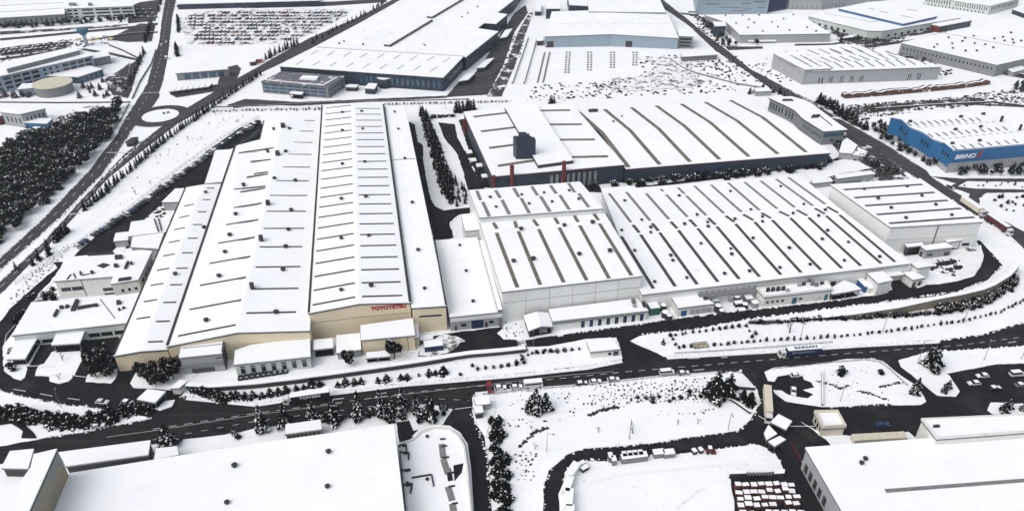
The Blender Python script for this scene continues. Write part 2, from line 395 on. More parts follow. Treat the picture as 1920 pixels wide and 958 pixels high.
ISL = [
 [(98,661),(107,658),(160,654),(161,661),(139,705),(130,715),(110,720),(93,715),(92,706),(65,704),(73,685),(82,683)],
 [(5,650),(25,624),(60,640),(75,650),(52,690),(47,708),(40,713),(25,710),(8,695)],
 [(160,716),(164,704),(177,698),(222,692),(217,710),(209,719)],
 [(255,697),(347,697),(372,702),(345,720),(322,732),(250,727),(244,719)],
 [(290,766),(310,752),(328,750),(322,762),(300,770)],
 [(1433,698),(1450,690),(1512,685),(1562,678),(1587,674),(1629,673),(1654,677),(1680,698),(1724,728),(1735,753),(1727,760),(1674,760),(1667,757),(1557,764),(1540,763),(1473,753),(1452,738),(1449,731),(1465,733),(1475,740),(1500,745),(1515,747),(1526,740),(1505,732),(1527,727),(1520,717),(1507,712),(1505,705),(1482,702),(1458,706),(1452,716),(1440,715)],
 [(1684,676),(1689,688),(1727,718),(1757,742),(1791,744),(1799,735),(1781,705),(1774,701),(1824,691),(1871,683),(1975,680),(1975,646),(1920,650),(1880,653),(1734,662)],
 [(1857,755),(1851,770),(1861,778),(1975,778),(1975,755),(1905,757)],
 [(1050,1005),(1050,958),(1048,928),(1057,902),(1070,872),(1094,865),(1147,865),(1267,852),(1421,834),(1435,840),(1452,849),(1462,866),(1470,884),(1368,890),(1375,930),(1388,1005)],
 [(1503,792),(1528,806),(1560,815),(1600,818),(1597,832),(1560,838),(1548,824),(1524,806)],
 [(1690,812),(1704,810),(1720,824),(1700,826)],
 [(885,745),(905,740),(925,742),(930,770),(912,812),(900,800),(890,782)],
 [(1182,640),(1200,630),(1300,619),(1407,599),(1413,604),(1440,656),(1247,668),(1215,655)],
 [(900,657),(975,652),(1027,650),(1065,643),(1100,636),(1155,634),(1164,660),(1166,671),(1100,685),(960,700),(850,709),(800,700),(800,690),(870,672)],
 [(1475,560),(1556,549),(1560,556),(1500,565)],
 [(1745,515),(1770,520),(1775,530),(1745,532),(1720,540),(1712,532)],
]
for px in ISL:
    sheet('snow_bank', px, 0.28, 'snow', jit=0.35, thick=0.28)
sheet('snow_bank', [(1725,488),(1752,484),(1790,479),(1800,465),(1838,460),(1843,480),(1838,497),(1825,514),(1793,524),(1770,520)], 0.28, 'crust', jit=0.5, thick=0.28)

# pavements: raised strips with kerbs beside the main road
def ribbon(name, px, w, h, m, label=None, cat=None, kind=None, z0=0.0, group=None, snowcap=None, over=0.0):
    P = densify([W(x, y, 0) for x, y in px], 3.0, 0.0, closed=False)
    n = len(P)
    def side(i):
        a, b = P[max(0, i - 1)], P[min(n - 1, i + 1)]
        d = (b - a).normalized()
        return Vector((-d.y, d.x, 0))
    def strip(w, z0, z1):
        gg = G()
        for i in range(n):
            q = side(i) * (w / 2)
            for s_, z in ((-1, z0), (1, z0), (1, z1), (-1, z1)):
                p = P[i] + q * s_
                gg.v.append((p.x, p.y, (z(i / (n - 1)) if callable(z) else z)))
        for i in range(n - 1):
            for k in range(4):
                a, b = i * 4 + k, i * 4 + (k + 1) % 4
                gg.f.append((a, b, b + 4, a + 4))
        gg.f += [(0, 1, 2, 3), tuple(4 * (n - 1) + k for k in (3, 2, 1, 0))]
        gg.m = [0] * len(gg.f)
        return gg
    if snowcap is None:
        o = strip(w, z0, h).make(name, m)
        return tag(o, label, cat, group, kind)
    root = empty(name, P[n // 2])
    tag(root, label, cat, group)
    strip(w, z0, h).make('wall_body', m, root, P[n // 2])
    hh = h if callable(h) else (lambda t: h)
    strip(w + over, lambda t: hh(t) + 0.003, lambda t: hh(t) + snowcap).make('snow_cap', 'roofsnow', root, P[n // 2])
    return root
for px, w in (([(350,746),(480,759),(614,739),(754,722),(960,705),(1100,690),(1166,677)], 1.8), ([(1250,671),(1440,660),(1607,649),(1760,641)], 1.6),
              ([(891,739),(960,732),(1104,722),(1237,707),(1354,698)], 1.8), ([(480,806),(667,787),(800,761)], 1.6)):
    ribbon('pavement', px, w, 0.14, 'crust', kind='structure')
# painted lane markings
def dashes(px, on, offl, w=0.25, z=0.24, name='lane_marking'):
    P = densify([W(x, y, 0) for x, y in px], 0.5, 0, closed=False)
    gg = G(); acc = 0.0
    for a, b in zip(P, P[1:]):
        if acc % (on + offl) < on:
            d = (b - a).normalized(); q = Vector((-d.y, d.x, 0)) * w / 2
            u = Vector((0, 0, z))
            gg.quad(a - q + u, b - q + u, b + q + u, a + q + u)
        acc += (b - a).length
    tag(gg.make(name, 'paint'), kind='structure')
dashes([(287,805),(480,775),(667,751),(800,733),(960,719),(1180,697),(1440,675),(1660,658),(1800,648),(1920,632)], 2.5, 2.5, 0.22)
dashes([(200,820),(287,808),(480,778),(640,757)], 100, 0, 0.16)
dashes([(700,747),(860,728),(960,716),(1060,704),(1150,697)], 100, 0, 0.14)
dashes([(287,825),(480,790),(667,766),(810,748),(880,751)], 2, 3, 0.18)
dashes([(25,730),(60,736),(110,745),(165,752)], 5, 6, 0.35)
dashes([(0,496),(95,411),(180,322),(245,232),(284,168),(300,115),(308,60),(318,0)], 4, 7, 0.3)
dashes([(0,540),(95,448),(190,342),(250,287),(300,248)], 4, 6, 0.3)
dashes([(8,650),(12,628),(60,575),(100,528)], 60, 2, 0.25)
for a, b in (((234,224),(258,224)), ((200,287),(246,287)), ((264,176),(297,174)), ((157,382),(186,378)), ((118,403),(150,401))):
    dashes([a, b], 30, 1, 0.9)
for px in ([(1290,673),(1312,672)], [(1300,695),(1320,693)], [(1352,671),(1364,670)], [(620,750),(645,747)], [(640,770),(645,769)], [(1890,643),(1905,641)], [(715,738),(725,737)], [(630,781),(640,780)]):
    dashes(px, 30, 1, 0.4)
dashes([(1880,438),(1910,462)], 3, 3, 0.3)

# ------------------------------------------------------------------ buildings
class B: pass
def building(name, label, outline, h=None, faces=None, wall='white', roof='roofsnow', gut='greytrim', cat='building', group=None,
             over=0.25, slab=0.3, base=0.0, gh=0.45, open_sides=False, parapet=0.0):
    """outline: (px, py[, z]) roof corners in the photograph; each is set at its own height in the place."""
    b = B()
    P = [W(q[0], q[1], q[2] if len(q) > 2 else h) for q in outline]
    n = len(P)
    area = sum(P[i].x * P[(i + 1) % n].y - P[(i + 1) % n].x * P[i].y for i in range(n))
    b.sg = 1 if area > 0 else -1
    b.P, b.n, b.base = P, n, base
    c = sum(P, Vector()) / n
    b.loc = Vector((c.x, c.y, base))
    b.root = tag(empty(name, b.loc), label, cat, group)
    def outn(i, j):
        d = P[j] - P[i]; d.z = 0; d.normalize()
        return Vector((d.y, -d.x, 0)) * b.sg
    b.outn = outn
    def off(d):
        Q = []
        for i in range(n):
            n0, n1 = outn((i - 1) % n, i), outn(i, (i + 1) % n)
            m = n0 + n1
            k = m.length_squared
            m = m * (2.0 / k) if k > 0.3 else n1
            if m.length > 2.5: m = m.normalized() * 2.5
            Q.append(P[i] + m * d)
        return Q
    g = G()
    Q = off(0)
    for i in range(n):
        j = (i + 1) % n
        if not open_sides:
            p, q = Q[i], Q[j]
            quad = [(p.x, p.y, base), (q.x, q.y, base), (q.x, q.y, q.z - 0.06), (p.x, p.y, p.z - 0.06)]
            g.quad(*(quad if b.sg > 0 else quad[::-1]))
        else:
            p = Q[i].lerp(c, 0.06)
            g.tube((p.x, p.y, base), (p.x, p.y, p.z - 0.06), 0.16, 0.16)
    b.wall = g.make('post' if open_sides else 'wall', wall, b.root, b.loc)
    if open_sides:
        g = G(); fl_ = [p.lerp(c, .04) for p in P]
        if b.sg < 0: fl_.reverse()
        g.quad(*[(p.x, p.y, base + .33) for p in fl_]); g.make('floor', 'asphalt', b.root, b.loc)  # dark sheet over the snow, painting the shade under the roof
        g = G()
        for i in range(n):
            j = (i + 1) % n
            if outn(i, j).y > .5:
                p, q = P[i].lerp(c, .05), P[j].lerp(c, .05); g.bar((p.x, p.y, base), (q.x, q.y, base), .12, min(p.z, q.z) - base - .1)
        if g.v: g.make('shade_back_wall', 'vent', b.root, b.loc)  # dark wall added on the far side to deepen the shade inside
    F = faces or [list(range(n))]
    O = off(over)
    g = G()
    for f in F:
        pts = [O[i] for i in f]
        top = [Vector((p.x, p.y, p.z + slab)) for p in pts]
        bot = [Vector((p.x, p.y, p.z - 0.05)) for p in pts]
        if b.sg < 0: top.reverse(); bot.reverse()
        g.quad(*top); g.quad(*bot[::-1])
    for i in range(n):
        p, q = O[i], O[(i + 1) % n]
        quad = [(p.x, p.y, p.z - 0.05), (q.x, q.y, q.z - 0.05), (q.x, q.y, q.z + slab), (p.x, p.y, p.z + slab)]
        g.quad(*(quad if b.sg > 0 else quad[::-1]))
    b.roof = g.make('roof', roof, b.root, b.loc)
    if gut:
        g = G(); O2, O1 = off(over + 0.12), off(0.01)
        for i in range(n):
            j = (i + 1) % n
            lo = [O1[i], O1[j], O2[j], O2[i]]
            g.hexa([(p.x, p.y, p.z - 0.07 - gh) for p in lo], [(p.x, p.y, p.z - 0.07) for p in lo])
        g.make('gutter', gut, b.root, b.loc)
    if parapet:
        g = G(); O2, O1 = off(over + 0.05), off(-0.3)
        for i in range(n):
            j = (i + 1) % n
            lo = [O1[i], O1[j], O2[j], O2[i]]
            g.hexa([(p.x, p.y, p.z + slab - 0.02) for p in lo], [(p.x, p.y, p.z + parapet) for p in lo])
        g.make('parapet', wall, b.root, b.loc)
    b.pl = []
    for f in F:
        nn = (P[f[1]] - P[f[0]]).cross(P[f[2]] - P[f[0]]).normalized()
        if nn.z < 0: nn = -nn
        b.pl.append((P[f[0]] + Vector((0, 0, slab)), nn))
    b.F = F
    return b
def roofpt(b, f, px, py): return hit(px, py, *b.pl[f])
def strips(b, f, segs, w, m='strip', name='skylight', h=0.12):
    me = []
    for x0, y0, x1, y1 in segs:
        p, q = roofpt(b, f, x0, y0), roofpt(b, f, x1, y1)
        g = G(); g.bar(p, q, w, h + 0.25, -0.25)
        g.make(name, m, b.roof, b.loc)
def between(a0, a1, z0, z1, n, tm=1.0):
    """n segments spread evenly in the place between the first (a0-a1) and the last (z0-z1), all four in pixels"""
    out = []
    A, B_, C, D = (W(*p, 0) for p in (a0, a1, z0, z1))
    for k in range(n):
        t = k / (n - 1)
        out.append((A.lerp(C, t), B_.lerp(D, t)))
    return out
def strips3(b, f, pairs, w, m='strip'):
    """pairs of ground points, lifted along the line of sight of the survey onto the roof plane"""
    p0, nn = b.pl[f]
    cpos = Vector((0, 0, HC))
    for A, C in pairs:
        pts = []
        for q in (A, C):
            d = q - cpos
            pts.append(cpos + d * ((p0 - cpos).dot(nn) / d.dot(nn)))
        g = G(); g.bar(pts[0], pts[1], w, 0.37, -0.25)
        g.make('skylight', m, b.roof, b.loc)
def vent_mesh():
    g = G()
    g.tube((0, 0, -0.3), (0, 0, 0.75), 0.62, 0.55, 10)
    g.tube((0, 0, 0.7), (0, 0, 1.0), 0.95, 0.95, 10)
    g.tube((0, 0, 1.0), (0, 0, 1.35), 0.9, 0.3, 10)
    o = g.make('roof_vent', 'vent'); me = o.data
    bpy.data.objects.remove(o)
    return me
VENT = vent_mesh()
def vents(b, f, pts, s=1.0, name='roof_vent', me=None):
    for x, y in pts:
        p = roofpt(b, f, x, y)
        o = bpy.data.objects.new(name, me or VENT)
        COL.objects.link(o)
        o.parent = b.roof
        o.location = p - b.loc
        o.rotation_euler = (0, 0, U(0, 6)); k = s * U(0.9, 1.1); o.scale = (k, k, k)
def wallrects(b, i, j, rects, m='glass', name='window', proud=0.05):
    """rects: (s0, s1, z0, z1) along wall i->j, s in 0..1, z in metres above the base"""
    p, q = b.P[i], b.P[j]
    nn = b.outn(i, j) if (j - i) % b.n == 1 else b.outn(j, i)
    for s0, s1, z0, z1 in rects:
        a, c = p.lerp(q, s0), p.lerp(q, s1)
        lo = [a - nn * 0.05, c - nn * 0.05, c + nn * proud, a + nn * proud]
        g = G()
        g.hexa([(v.x, v.y, b.base + z0) for v in lo], [(v.x, v.y, b.base + z1) for v in lo])
        g.make(name, m, b.root, b.loc)
def rows(n, a, c, fill, z0, z1):
    w = (c - a) / n
    return [(a + w * (k + 0.5 - fill / 2), a + w * (k + 0.5 + fill / 2), z0, z1) for k in range(n)]
def roofbox(b, f, px, h, m='vent', name='roof_unit', snow=False):
    """a box standing on the roof; px: its four base corners in the photograph"""
    P = [roofpt(b, f, *q) for q in px]
    g = G()
    g.hexa([p - Vector((0, 0, 0.2)) for p in P], [p + Vector((0, 0, h)) for p in P])
    o = g.make(name, m, b.roof, b.loc)
    return o
def text_on(b, i, j, s0, s1, z0, hgt, body, m, name='lettering', depth=0.08, proud=0.08, bold=0.03, root=None, shear=0.0, parent=None, loc=None, pts=None, nn=None):
    p, q = (b.P[i], b.P[j]) if pts is None else pts
    if nn is None: nn = b.outn(i, j) if (j - i) % b.n == 1 else b.outn(j, i)
    a, c = p.lerp(q, s0), p.lerp(q, s1)
    a = Vector((a.x, a.y, 0)); c = Vector((c.x, c.y, 0))
    cu = bpy.data.curves.new('lettering', 'FONT')
    cu.body = body; cu.extrude = depth; cu.offset = bold; cu.shear = shear; cu.size = 1.0
    t = bpy.data.objects.new('lettering', cu)
    COL.objects.link(t)
    dg = bpy.context.evaluated_depsgraph_get(); dg.update()
    me = bpy.data.meshes.new_from_object(t.evaluated_get(dg))
    bpy.data.objects.remove(t)
    xs = [v.co.x for v in me.vertices]; ys = [v.co.y for v in me.vertices]
    x0, x1, y0, y1 = min(xs), max(xs), min(ys), max(ys)
    d = (c - a).normalized(); L = (c - a).length
    LL = loc if loc is not None else b.loc
    zb = b.base if b else 0
    for v in me.vertices:
        u = (v.co.x - x0) / (x1 - x0) * L
        z = (v.co.y - y0) / (y1 - y0) * hgt
        w = a + d * u + nn * (proud + v.co.z)
        v.co = (w.x - LL.x, w.y - LL.y, zb + z0 + z - LL.z)
    me.materials.clear(); me.materials.append(M[m])
    o = bpy.data.objects.new(name, me)
    COL.objects.link(o); o.parent = parent or b.root
    return o

# --- central hall with the red lettering
cen = building('factory_hall', 'long cream factory hall with TOYOTETSU in red letters on its gable', [(579,587,13),(674,569,14.6),(769,567,13),(719,197,13),(663,195,14.6),(604,199,13)],
    faces=[[0,1,4,5],[1,2,3,4]], wall='cream', gut='trim')
strips3(cen, 0, between((586,572),(666,557),(611,203),(658,198),22), 1.0)
strips3(cen, 1, between((679,556),(754,554),(667,204),(713,204),22), 1.0)
vents(cen, 0, [(640,545),(640,448),(640,374),(642,309),(642,246),(642,212)])
vents(cen, 1, [(696,537),(691,443),(686,370),(684,305),(680,243),(678,210)])
text_on(cen, 1, 2, 0.21, 0.91, 10.8, 1.85, 'TOYOTETSU', 'signred', bold=0.055)
wallrects(cen, 0, 1, [(0.0,1.0,8.1,8.25)], 'trim', 'panel_joint', 0.03)
wallrects(cen, 1, 2, [(0.0,1.0,8.1,8.25)], 'trim', 'panel_joint', 0.03)
lean = building('factory_hall', 'narrow flat white roofed bay with cream front east of the lettered gable', [(773,577),(836,573),(759,200),(722,200)], 12, wall='cream', gut='trim')
vents(lean, 0, [(796,542),(784,470),(773,381),(759,298),(747,243),(740,211)], 0.9)
strips(lean, 0, [(738,300,778,298)], 0.5)
wallrects(lean, 0, 1, [(0.18,0.86,7.2,8.0)], 'glass', 'window')
# --- west halls
wa = building('factory_hall', 'broad twin slope white hall west of the lettered gable with slanted dark rooflights', [(314,649,9.6),(445,623,11.6),(580,619.5,9.8),(604,222,9.8),(532,225,11.6),(495,228,9.6),(487,263,9.6),(441,275,9.6)],
    faces=[[0,1,4,5,6,7],[1,2,3,4]], wall='cream', gut='trim')
strips3(wa, 0, between((334,630),(442,609),(503,239),(522,236),13)[:9], 1.0)
strips(wa, 0, [(447,287,513,277),(470,303,508,299),(476,326,503,322),(438,355,498,349)], 0.9)
strips3(wa, 1, between((462,587),(555,585),(535,226),(590,227),13), 1.0)
vents(wa, 0, [(387,602),(411,519),(422,474),(431,442),(442,403),(457,348),(502,285),(513,243)], 1.1)
vents(wa, 1, [(518,587),(531,507),(536,464),(541,432),(546,395),(554,340),(515,336),(536,286),(543,243)], 1.1)
for x, y in ((504,386),(491,452),(474,541),(522,293),(532,241)):
    roofbox(wa, 1 if x > 500 else 0, [(x-5,y),(x+3,y),(x+3,y-4),(x-5,y-4)], 2.2, 'vent', 'roof_stack')
wb = building('factory_hall', 'lowest western hall with short dark rooflights and cream south front', [(214,667,7.6),(264,658,8.6),(313,655,7.6),(418,346,7.6),(384,347,8.6),(348,353,7.6)],
    faces=[[0,1,4,5],[1,2,3,4]], wall='cream', gut='trim')
strips3(wb, 0, between((256,598),(282,594),(345,387),(364,383),9), 0.9)
strips3(wb, 1, between((278,641),(306,640),(388,353),(402,353),11), 0.9)
vents(wb, 1, [(329,515),(383,428),(386,362)], 1.0)
def valley(b, x0, y0, z0, x1, y1, z1, w=.9, h=.25):
    g = G(); g.bar(W(x0, y0, z0), W(x1, y1, z1), w, h, .32); g.make('valley_gutter', 'trim', b.roof, b.loc)
valley(cen, 579, 587, 13, 604, 199, 13, .8); valley(cen, 769, 567, 13, 719, 197, 13, 1.0); valley(lean, 836, 573, 12, 815, 452, 12, .6)
valley(wa, 314, 649, 9.6, 441, 275, 9.6, 1.0); valley(wb, 214, 667, 7.6, 348, 353, 7.6, .6); valley(wa, 487, 263, 9.6, 495, 228, 9.6, .6)
# --- low lean-tos along the west side
for lab, px, h in (('small flat white lean-to at the head of the car park lane', [(405,283),(438,281),(420,341),(385,344)], 6),
                   ('small snowy shed roof closing the west hall beside parked cars', [(329,355),(348,354),(338,378),(305,379)], 5),
                   ('snowy utility roof crossed by two dark pipes', [(247,417),(321,407),(312,435),(241,443)], 5),
                   ('snowy utility roof without pipes beside the office block', [(250,445),(306,438),(296,466),(246,463)], 5.2),
                   ('tiny white roofed kiosk beside the car park lane', [(218,438),(246,435),(239,450),(214,452)], 3.5)):
    q = building('utility_building', lab, px, h, wall='lightgrey', cat='shed')
    if 'pipes' in lab:
        strips(q, 0, [(289,411,297,434),(297,410,303,433)], 0.5, 'trim', 'pipe', 0.4)
# --- office blocks on the west
oa = building('office_building', 'cream office block stepped in plan with ribbon windows and rooftop hatch', [(103,527),(150,523),(214,518),(209,532),(259,524),(284,472),(266,470),(124,484)], 9, wall='whitewall', cat='office')
wallrects(oa, 0, 1, [(0.12,0.5,3.6,5.4),(0.55,0.99,3.6,5.4)])
wallrects(oa, 1, 2, [(0.55,0.98,2.0,3.6),(0.55,0.98,0.2,1.0)])
wallrects(oa, 1, 2, [(0.0,0.03,0.2,8.6)], 'greytrim', 'panel_joint')
wallrects(oa, 3, 4, rows(3,0.2,0.95,0.4,4.2,5.6))
wallrects(oa, 4, 5, rows(4,0.1,0.95,0.5,5.0,6.4))
roofbox(oa, 0, [(182,499),(194,503),(206,497),(194,494)], 0.35, 'vent', 'roof_hatch')
for px in ([(214,502),(222,502),(222,497),(214,497)], [(150,516),(153,516),(153,511),(150,511)], [(170,514),(176,514),(176,510),(170,510)], [(233,505),(237,505),(243,492),(239,492)], [(165,480),(214,477),(214,475),(165,478)], [(245,497),(249,497),(249,493),(245,493)], [(216,487),(230,486),(230,480),(216,481)]):
    roofbox(oa, 0, px, 0.9)
roofbox(oa, 0, [(222,528),(244,525),(247,521),(224,524)], 0.8, 'vent', 'roof_hatch')
strips(oa, 0, [(126,524,133,515),(142,522,138,513),(153,517,168,514)], 0.5, 'vent', 'pipe', 0.3)
ob = building('office_building', 'long low white office with ducts across its snowy roof', [(24,628),(239,605),(260,550),(180,561),(60,568)], 6.2, wall='sage', cat='office')
wallrects(ob, 0, 1, [(0.1,0.2,1.0,2.6),(0.22,0.34,1.0,2.6),(0.63,0.73,1.2,3.0),(0.74,0.84,1.2,3.0),(0.86,0.97,1.2,3.0)])
for px in ([(100,594),(104,595),(111,583),(107,582)], [(112,580),(120,579),(120,575),(112,576)], [(133,584),(141,583),(149,564),(143,563)], [(146,581),(178,575),(178,572),(146,577)], [(178,576),(184,575),(184,571),(178,572)], [(219,572),(227,571),(227,565),(219,566)], [(230,580),(235,579),(235,577),(230,578)], [(222,583),(226,583),(226,580),(222,580)], [(124,579),(131,576),(130,573),(123,575)]):
    roofbox(ob, 0, px, 0.9)
strips(ob, 0, [(188,561,216,597)], 0.3, 'trim', 'roof_seam')
building('porch', 'square white entrance porch before the long low office', [(107,626),(159,619),(149,643),(98,646)], 4.2, wall='greytrim', open_sides=True, cat='porch')
building('car_shelter', 'white roofed car shelter at the bend of the west road', [(32,640),(68,636),(47,672),(15,673)], 3.2, wall='greytrim', open_sides=True, cat='shelter')
# --- small buildings along the factory front
fa = building('plant_room', 'pale flat roofed block with dark steel side frame at the south west corner', [(344,640),(420,632),(415,662),(337,670)], 8.2, wall='lightgrey', cat='building')
strips(fa, 0, [(342,653,417,645)], 0.3, 'greytrim', 'roof_seam')
wallrects(fa, 3, 2, [(0.0,1.0,3.0,4.6)], 'greywall', 'panel_band', 0.5)
wallrects(fa, 3, 2, [(0.2,0.75,0.4,2.4)])
wallrects(fa, 1, 2, [(0.05,0.95,0.3,8.6)], 'trim', 'steel_frame', 0.25)
text_on(fa, 3, 2, 0.84, 0.98, 6.3, 0.5, 'II', 'maroon', name='sign_panel') if False else wallrects(fa, 3, 2, [(0.84,0.98,6.0,6.5)], 'maroon', 'sign_panel')
off = building('office_building', 'low pale green office with seven evenly spaced windows', [(442,658),(470,648),(580,633),(581,668),(440,683)], 5.6, wall='sage', cat='office')
wallrects(off, 4, 3, rows(7,0.02,0.98,0.42,1.0,3.3))
wallrects(off, 4, 3, rows(7,0.02,0.98,0.46,3.9,4.2), 'trim', 'window_hood', 0.35)
an = building('annex_building', 'cream flat roofed annex standing in front of the lettered gable', [(677,611),(773,598),(777,628),(678,637)], 7.2, wall='cream', cat='annex')
wallrects(an, 3, 2, [(0.86,0.87,0,6.8)], 'trim', 'panel_joint')
building('store_room', 'small white box store left of the cream annex', [(632,630),(674,626),(676,655),(632,661)], 3.4, wall='lightgrey', cat='shed')
building('open_shed', 'dark open sided shed between the green office and the white store', [(589,638),(623,635),(624,651),(589,655)], 4.0, wall='trim', open_sides=True, cat='shed')
building('stair_box', 'narrow white strip of roof on the right flank of the annex', [(775,608),(783,607),(785,632),(778,633)], 4.0, wall='cream', cat='shed')
for lab, px in (('left half of the pair of bicycle shelters before the annex', [(688,662),(706.5,660.5),(706.5,669),(688,671)]), ('right half of the pair of bicycle shelters before the annex', [(709,660),(727,658),(730,667),(709,669)])):
    building('bicycle_shelter', lab, px, 2.4, wall='trim', open_sides=True, cat='shelter', group='bicycle shelters')
lo = building('loading_hall', 'low white hall with a navy roller door between cream and white halls', [(844,594),(942,584),(894,446),(815,452)], 7.0, wall='lightgrey', cat='building')
vents(lo, 0, [(887,566),(874,509),(862,461)], 0.8)
wallrects(lo, 0, 1, [(0.4,0.63,0,4.0)], 'navy', 'roller_door')
wallrects(lo, 0, 1, [(0.2,0.3,1.7,3.0),(0.74,0.83,1.9,3.1)])
wallrects(lo, 0, 1, [(0.08,0.12,0,2.4),(0.66,0.71,0,2.6)], 'trim', 'door')
wallrects(lo, 0, 1, [(0,1,4.6,6.5)], 'white', 'fascia_band', 0.35)
lp = building('pipe_gallery', 'thin raised white roof strip beside the tall white hall', [(900,452),(904,452),(941,580),(935,581)], 8.2, wall='greytrim', gut='trim', cat='gallery')
# --- white halls
wh = building('factory_hall', 'tall white panelled hall with brown rooflight strips in the middle', [(942,547),(1203,517),(1130,396),(901,418)], 15, wall='white')
strips(wh, 0, [(931,437,970,539),(972,434,1013,534),(1010,430,1057,529.5),(1048.5,427,1100,525.5),(1087,423,1142,522),(1124,419.5,1184,516.5),
               (965,415,969,427.5),(1000,412,1008.5,424),(1040,408.5,1047,420),(1077,405,1084,416.5),(1114,402,1122,413),(925,418,932,429)], 1.6, 'browns')
vents(wh, 0, [(977,431),(1058,424),(1111,418.5),(1086,478),(1143.5,472),(1000,487),(963,491)], 1.1)
wallrects(wh, 0, 1, [(k/6-0.001,k/6+0.001,0.2,14.6) for k in range(1,6)], 'greytrim', 'panel_joint', 0.04)
wallrects(wh, 0, 1, [(0.0,1.0,9.4,9.55)], 'greytrim', 'panel_joint', 0.045)
wr = building('factory_hall', 'higher rear block of the white hall with two offset rows of rooflights', [(900,408),(1129,391),(1087,342),(880,358)], 18, wall='white')
strips(wr, 0, [(894,358,901,375.5),(929,357,938,371.5),(963,353,973,370),(997,350,1008,367),(1032,348,1043,363.5),(1066,344,1077.5,361),
               (905,379,917.5,406),(941,375,955,402),(977,372,992.5,400),(1013.5,368.5,1031,397),(1049.5,366,1067.5,393.5),(1085,363,1104,389)], 1.6, 'greystrip')
vents(wr, 0, [(919,371),(978,366),(1020,362.5),(1067,358.5),(930,389),(992,383),(1035,379.5),(1085,374.5)], 0.8)
building('white_block', 'plain white block at the elbow of the inner lane', [(866,405),(897,398),(901,430),(873,433)], 10, wall='white', cat='building')
rh = building('factory_hall', 'very wide white hall striped with a dozen long dark rooflights', [(1204,552,8.2),(1707,494,8.2),(1572,391,9.6),(1499,330,8.2),(1194,353.5,8.2),(1182,350,8.2),(1128,354,8.2),(1130,362,8.2),(1158,433,9.6)],
    faces=[[0,1,2,8],[8,2,3,4,5,6,7]], wall='white')
tops = [(1142,363),(1174,360),(1207,358),(1239,355),(1271,352),(1302,349),(1333,347),(1365,343),(1396,342),(1426,339.5),(1455,336),(1478,333)]
mids = [(1183,417),(1219,414),(1254,411),(1289,407),(1324,404),(1357,400),(1390,397.5),(1424,394.5),(1457,391.5),(1490,389),(1524,386),(1547,383)]
bots = [(1225,541),(1266,537),(1307,533),(1346,528.5),(1386,523),(1424,519),(1464,515),(1502,511),(1539,506),(1578,503),(1614,498.5),(1652,494),(1678,491)]
low = [(1165,443.5),(1201,440),(1237,436.5),(1272,432),(1308,428.5),(1344,425),(1379,420),(1415,416.5),(1448,413),(1482,409),(1516,408),(1549,405),(1574,403)]
def cut(a, b_, t): return (a[0] + (b_[0] - a[0]) * t, a[1] + (b_[1] - a[1]) * t)
strips(rh, 1, [(*a, *c) for a, c in zip(tops, mids)] + [(1134,400,1149,423)], 1.5, 'greystrip')
strips(rh, 0, [(*a, *c) for a, c in zip(low, bots)], 1.5)
strips(rh, 0, [(mids[k][0] + 4, mids[k][1] + 5, low[k+1][0] - 2.5, low[k+1][1] - 3.5) for k in range(12)], 1.5)
C7 = [(632,173),(727,280),(938,145),(968,303),(1225,120),(1250,275),(1340,222),(1405,262)]
vents(rh, 1, [(960 + x / 2.994, 320 + y / 2.994) for x, y in C7] + [(1440 + x / 2.994, 320 + y / 2.994) for x, y in ((70,92),(200,192),(140,243))], 0.85)
C7 = [(778,322),(778,350),(688,452),(800,627),(890,480),(902,508),(980,605),(1038,250),(1097,293),(1100,318),(1060,413),(1227,442),(1232,473),(1192,582),(1405,290),(1352,383),(1332,568),(615,338)]
vents(rh, 0, [(960 + x / 2.994, 320 + y / 2.994) for x, y in C7] + [(1440 + x / 2.994, 320 + y / 2.994) for x, y in ((320,225),(283,257),(333,340),(303,388),(450,405),(427,508),(625,487),(235,530),(118,438),(65,548))], 0.85)
wallrects(rh, 0, 1, [(0.0,1.0,6.6,6.75)], 'greytrim', 'panel_joint', 0.05)
wallrects(rh, 0, 1, [(0.2,0.42,4.4,5.0)], 'greywall', 'canopy', 2.2)
wallrects(rh, 0, 1, rows(10,0.2,0.42,0.8,5.2,6.3), 'lightgrey', 'louvre_panel', 0.12)
wallrects(rh, 0, 1, [(0.45,0.49,0,4),(0.7,0.72,0,3.5),(0.9,0.94,0,4.0)], 'trim', 'gate')
wallrects(rh, 0, 1, [(0.9,0.97,4.4,4.7)], 'roofsnow', 'canopy', 2.5)
th = building('factory_hall', 'tall white hall with five dark rooflights at the east corner', [(1670,426),(1841,416),(1725,336),(1559,347)], 14, wall='white')
strips(th, 0, [(1582,356,1729,346),(1602,371,1752,361),(1622,386,1777,376),(1644,402.5,1802,391),(1667,419,1827,407.5)], 1.4)
vents(th, 0, [(1620,356),(1700.5,351),(1646,373.5),(1728,368.5),(1670.5,391),(1754,385),(1698,410),(1784,404.5)], 0.9)
wallrects(th, 0, 1, [(0.52,0.535,0,13.6)], 'greytrim', 'downpipe', 0.15)
wallrects(th, 0, 1, [(0.0,1.0,7.0,7.12)], 'greytrim', 'panel_joint', 0.04)
wallrects(th, 0, 1, [(0.87,0.95,1.6,3.0)])
ta = building('annex_building', 'grey annex under the tall east hall', [(1727,462),(1773,456),(1786,463.5),(1737,469)], 4.6, wall='lightgrey', cat='annex')
wallrects(ta, 3, 2, [(0.1,0.3,1.2,2.4),(0.75,0.95,0,2.4)])
wallrects(ta, 0, 3, [(0.2,0.6,0,2.6)], 'trim', 'door')
for lab, px in (('left flat loading canopy on the tall east hall', [(1698,459),(1728,456),(1731,459.5),(1702,463)]), ('right flat loading canopy on the tall east hall', [(1771,450),(1799,447),(1803,450),(1777,454)])):
    building('loading_canopy', lab, px, 5, wall='greytrim', open_sides=True, cat='canopy')
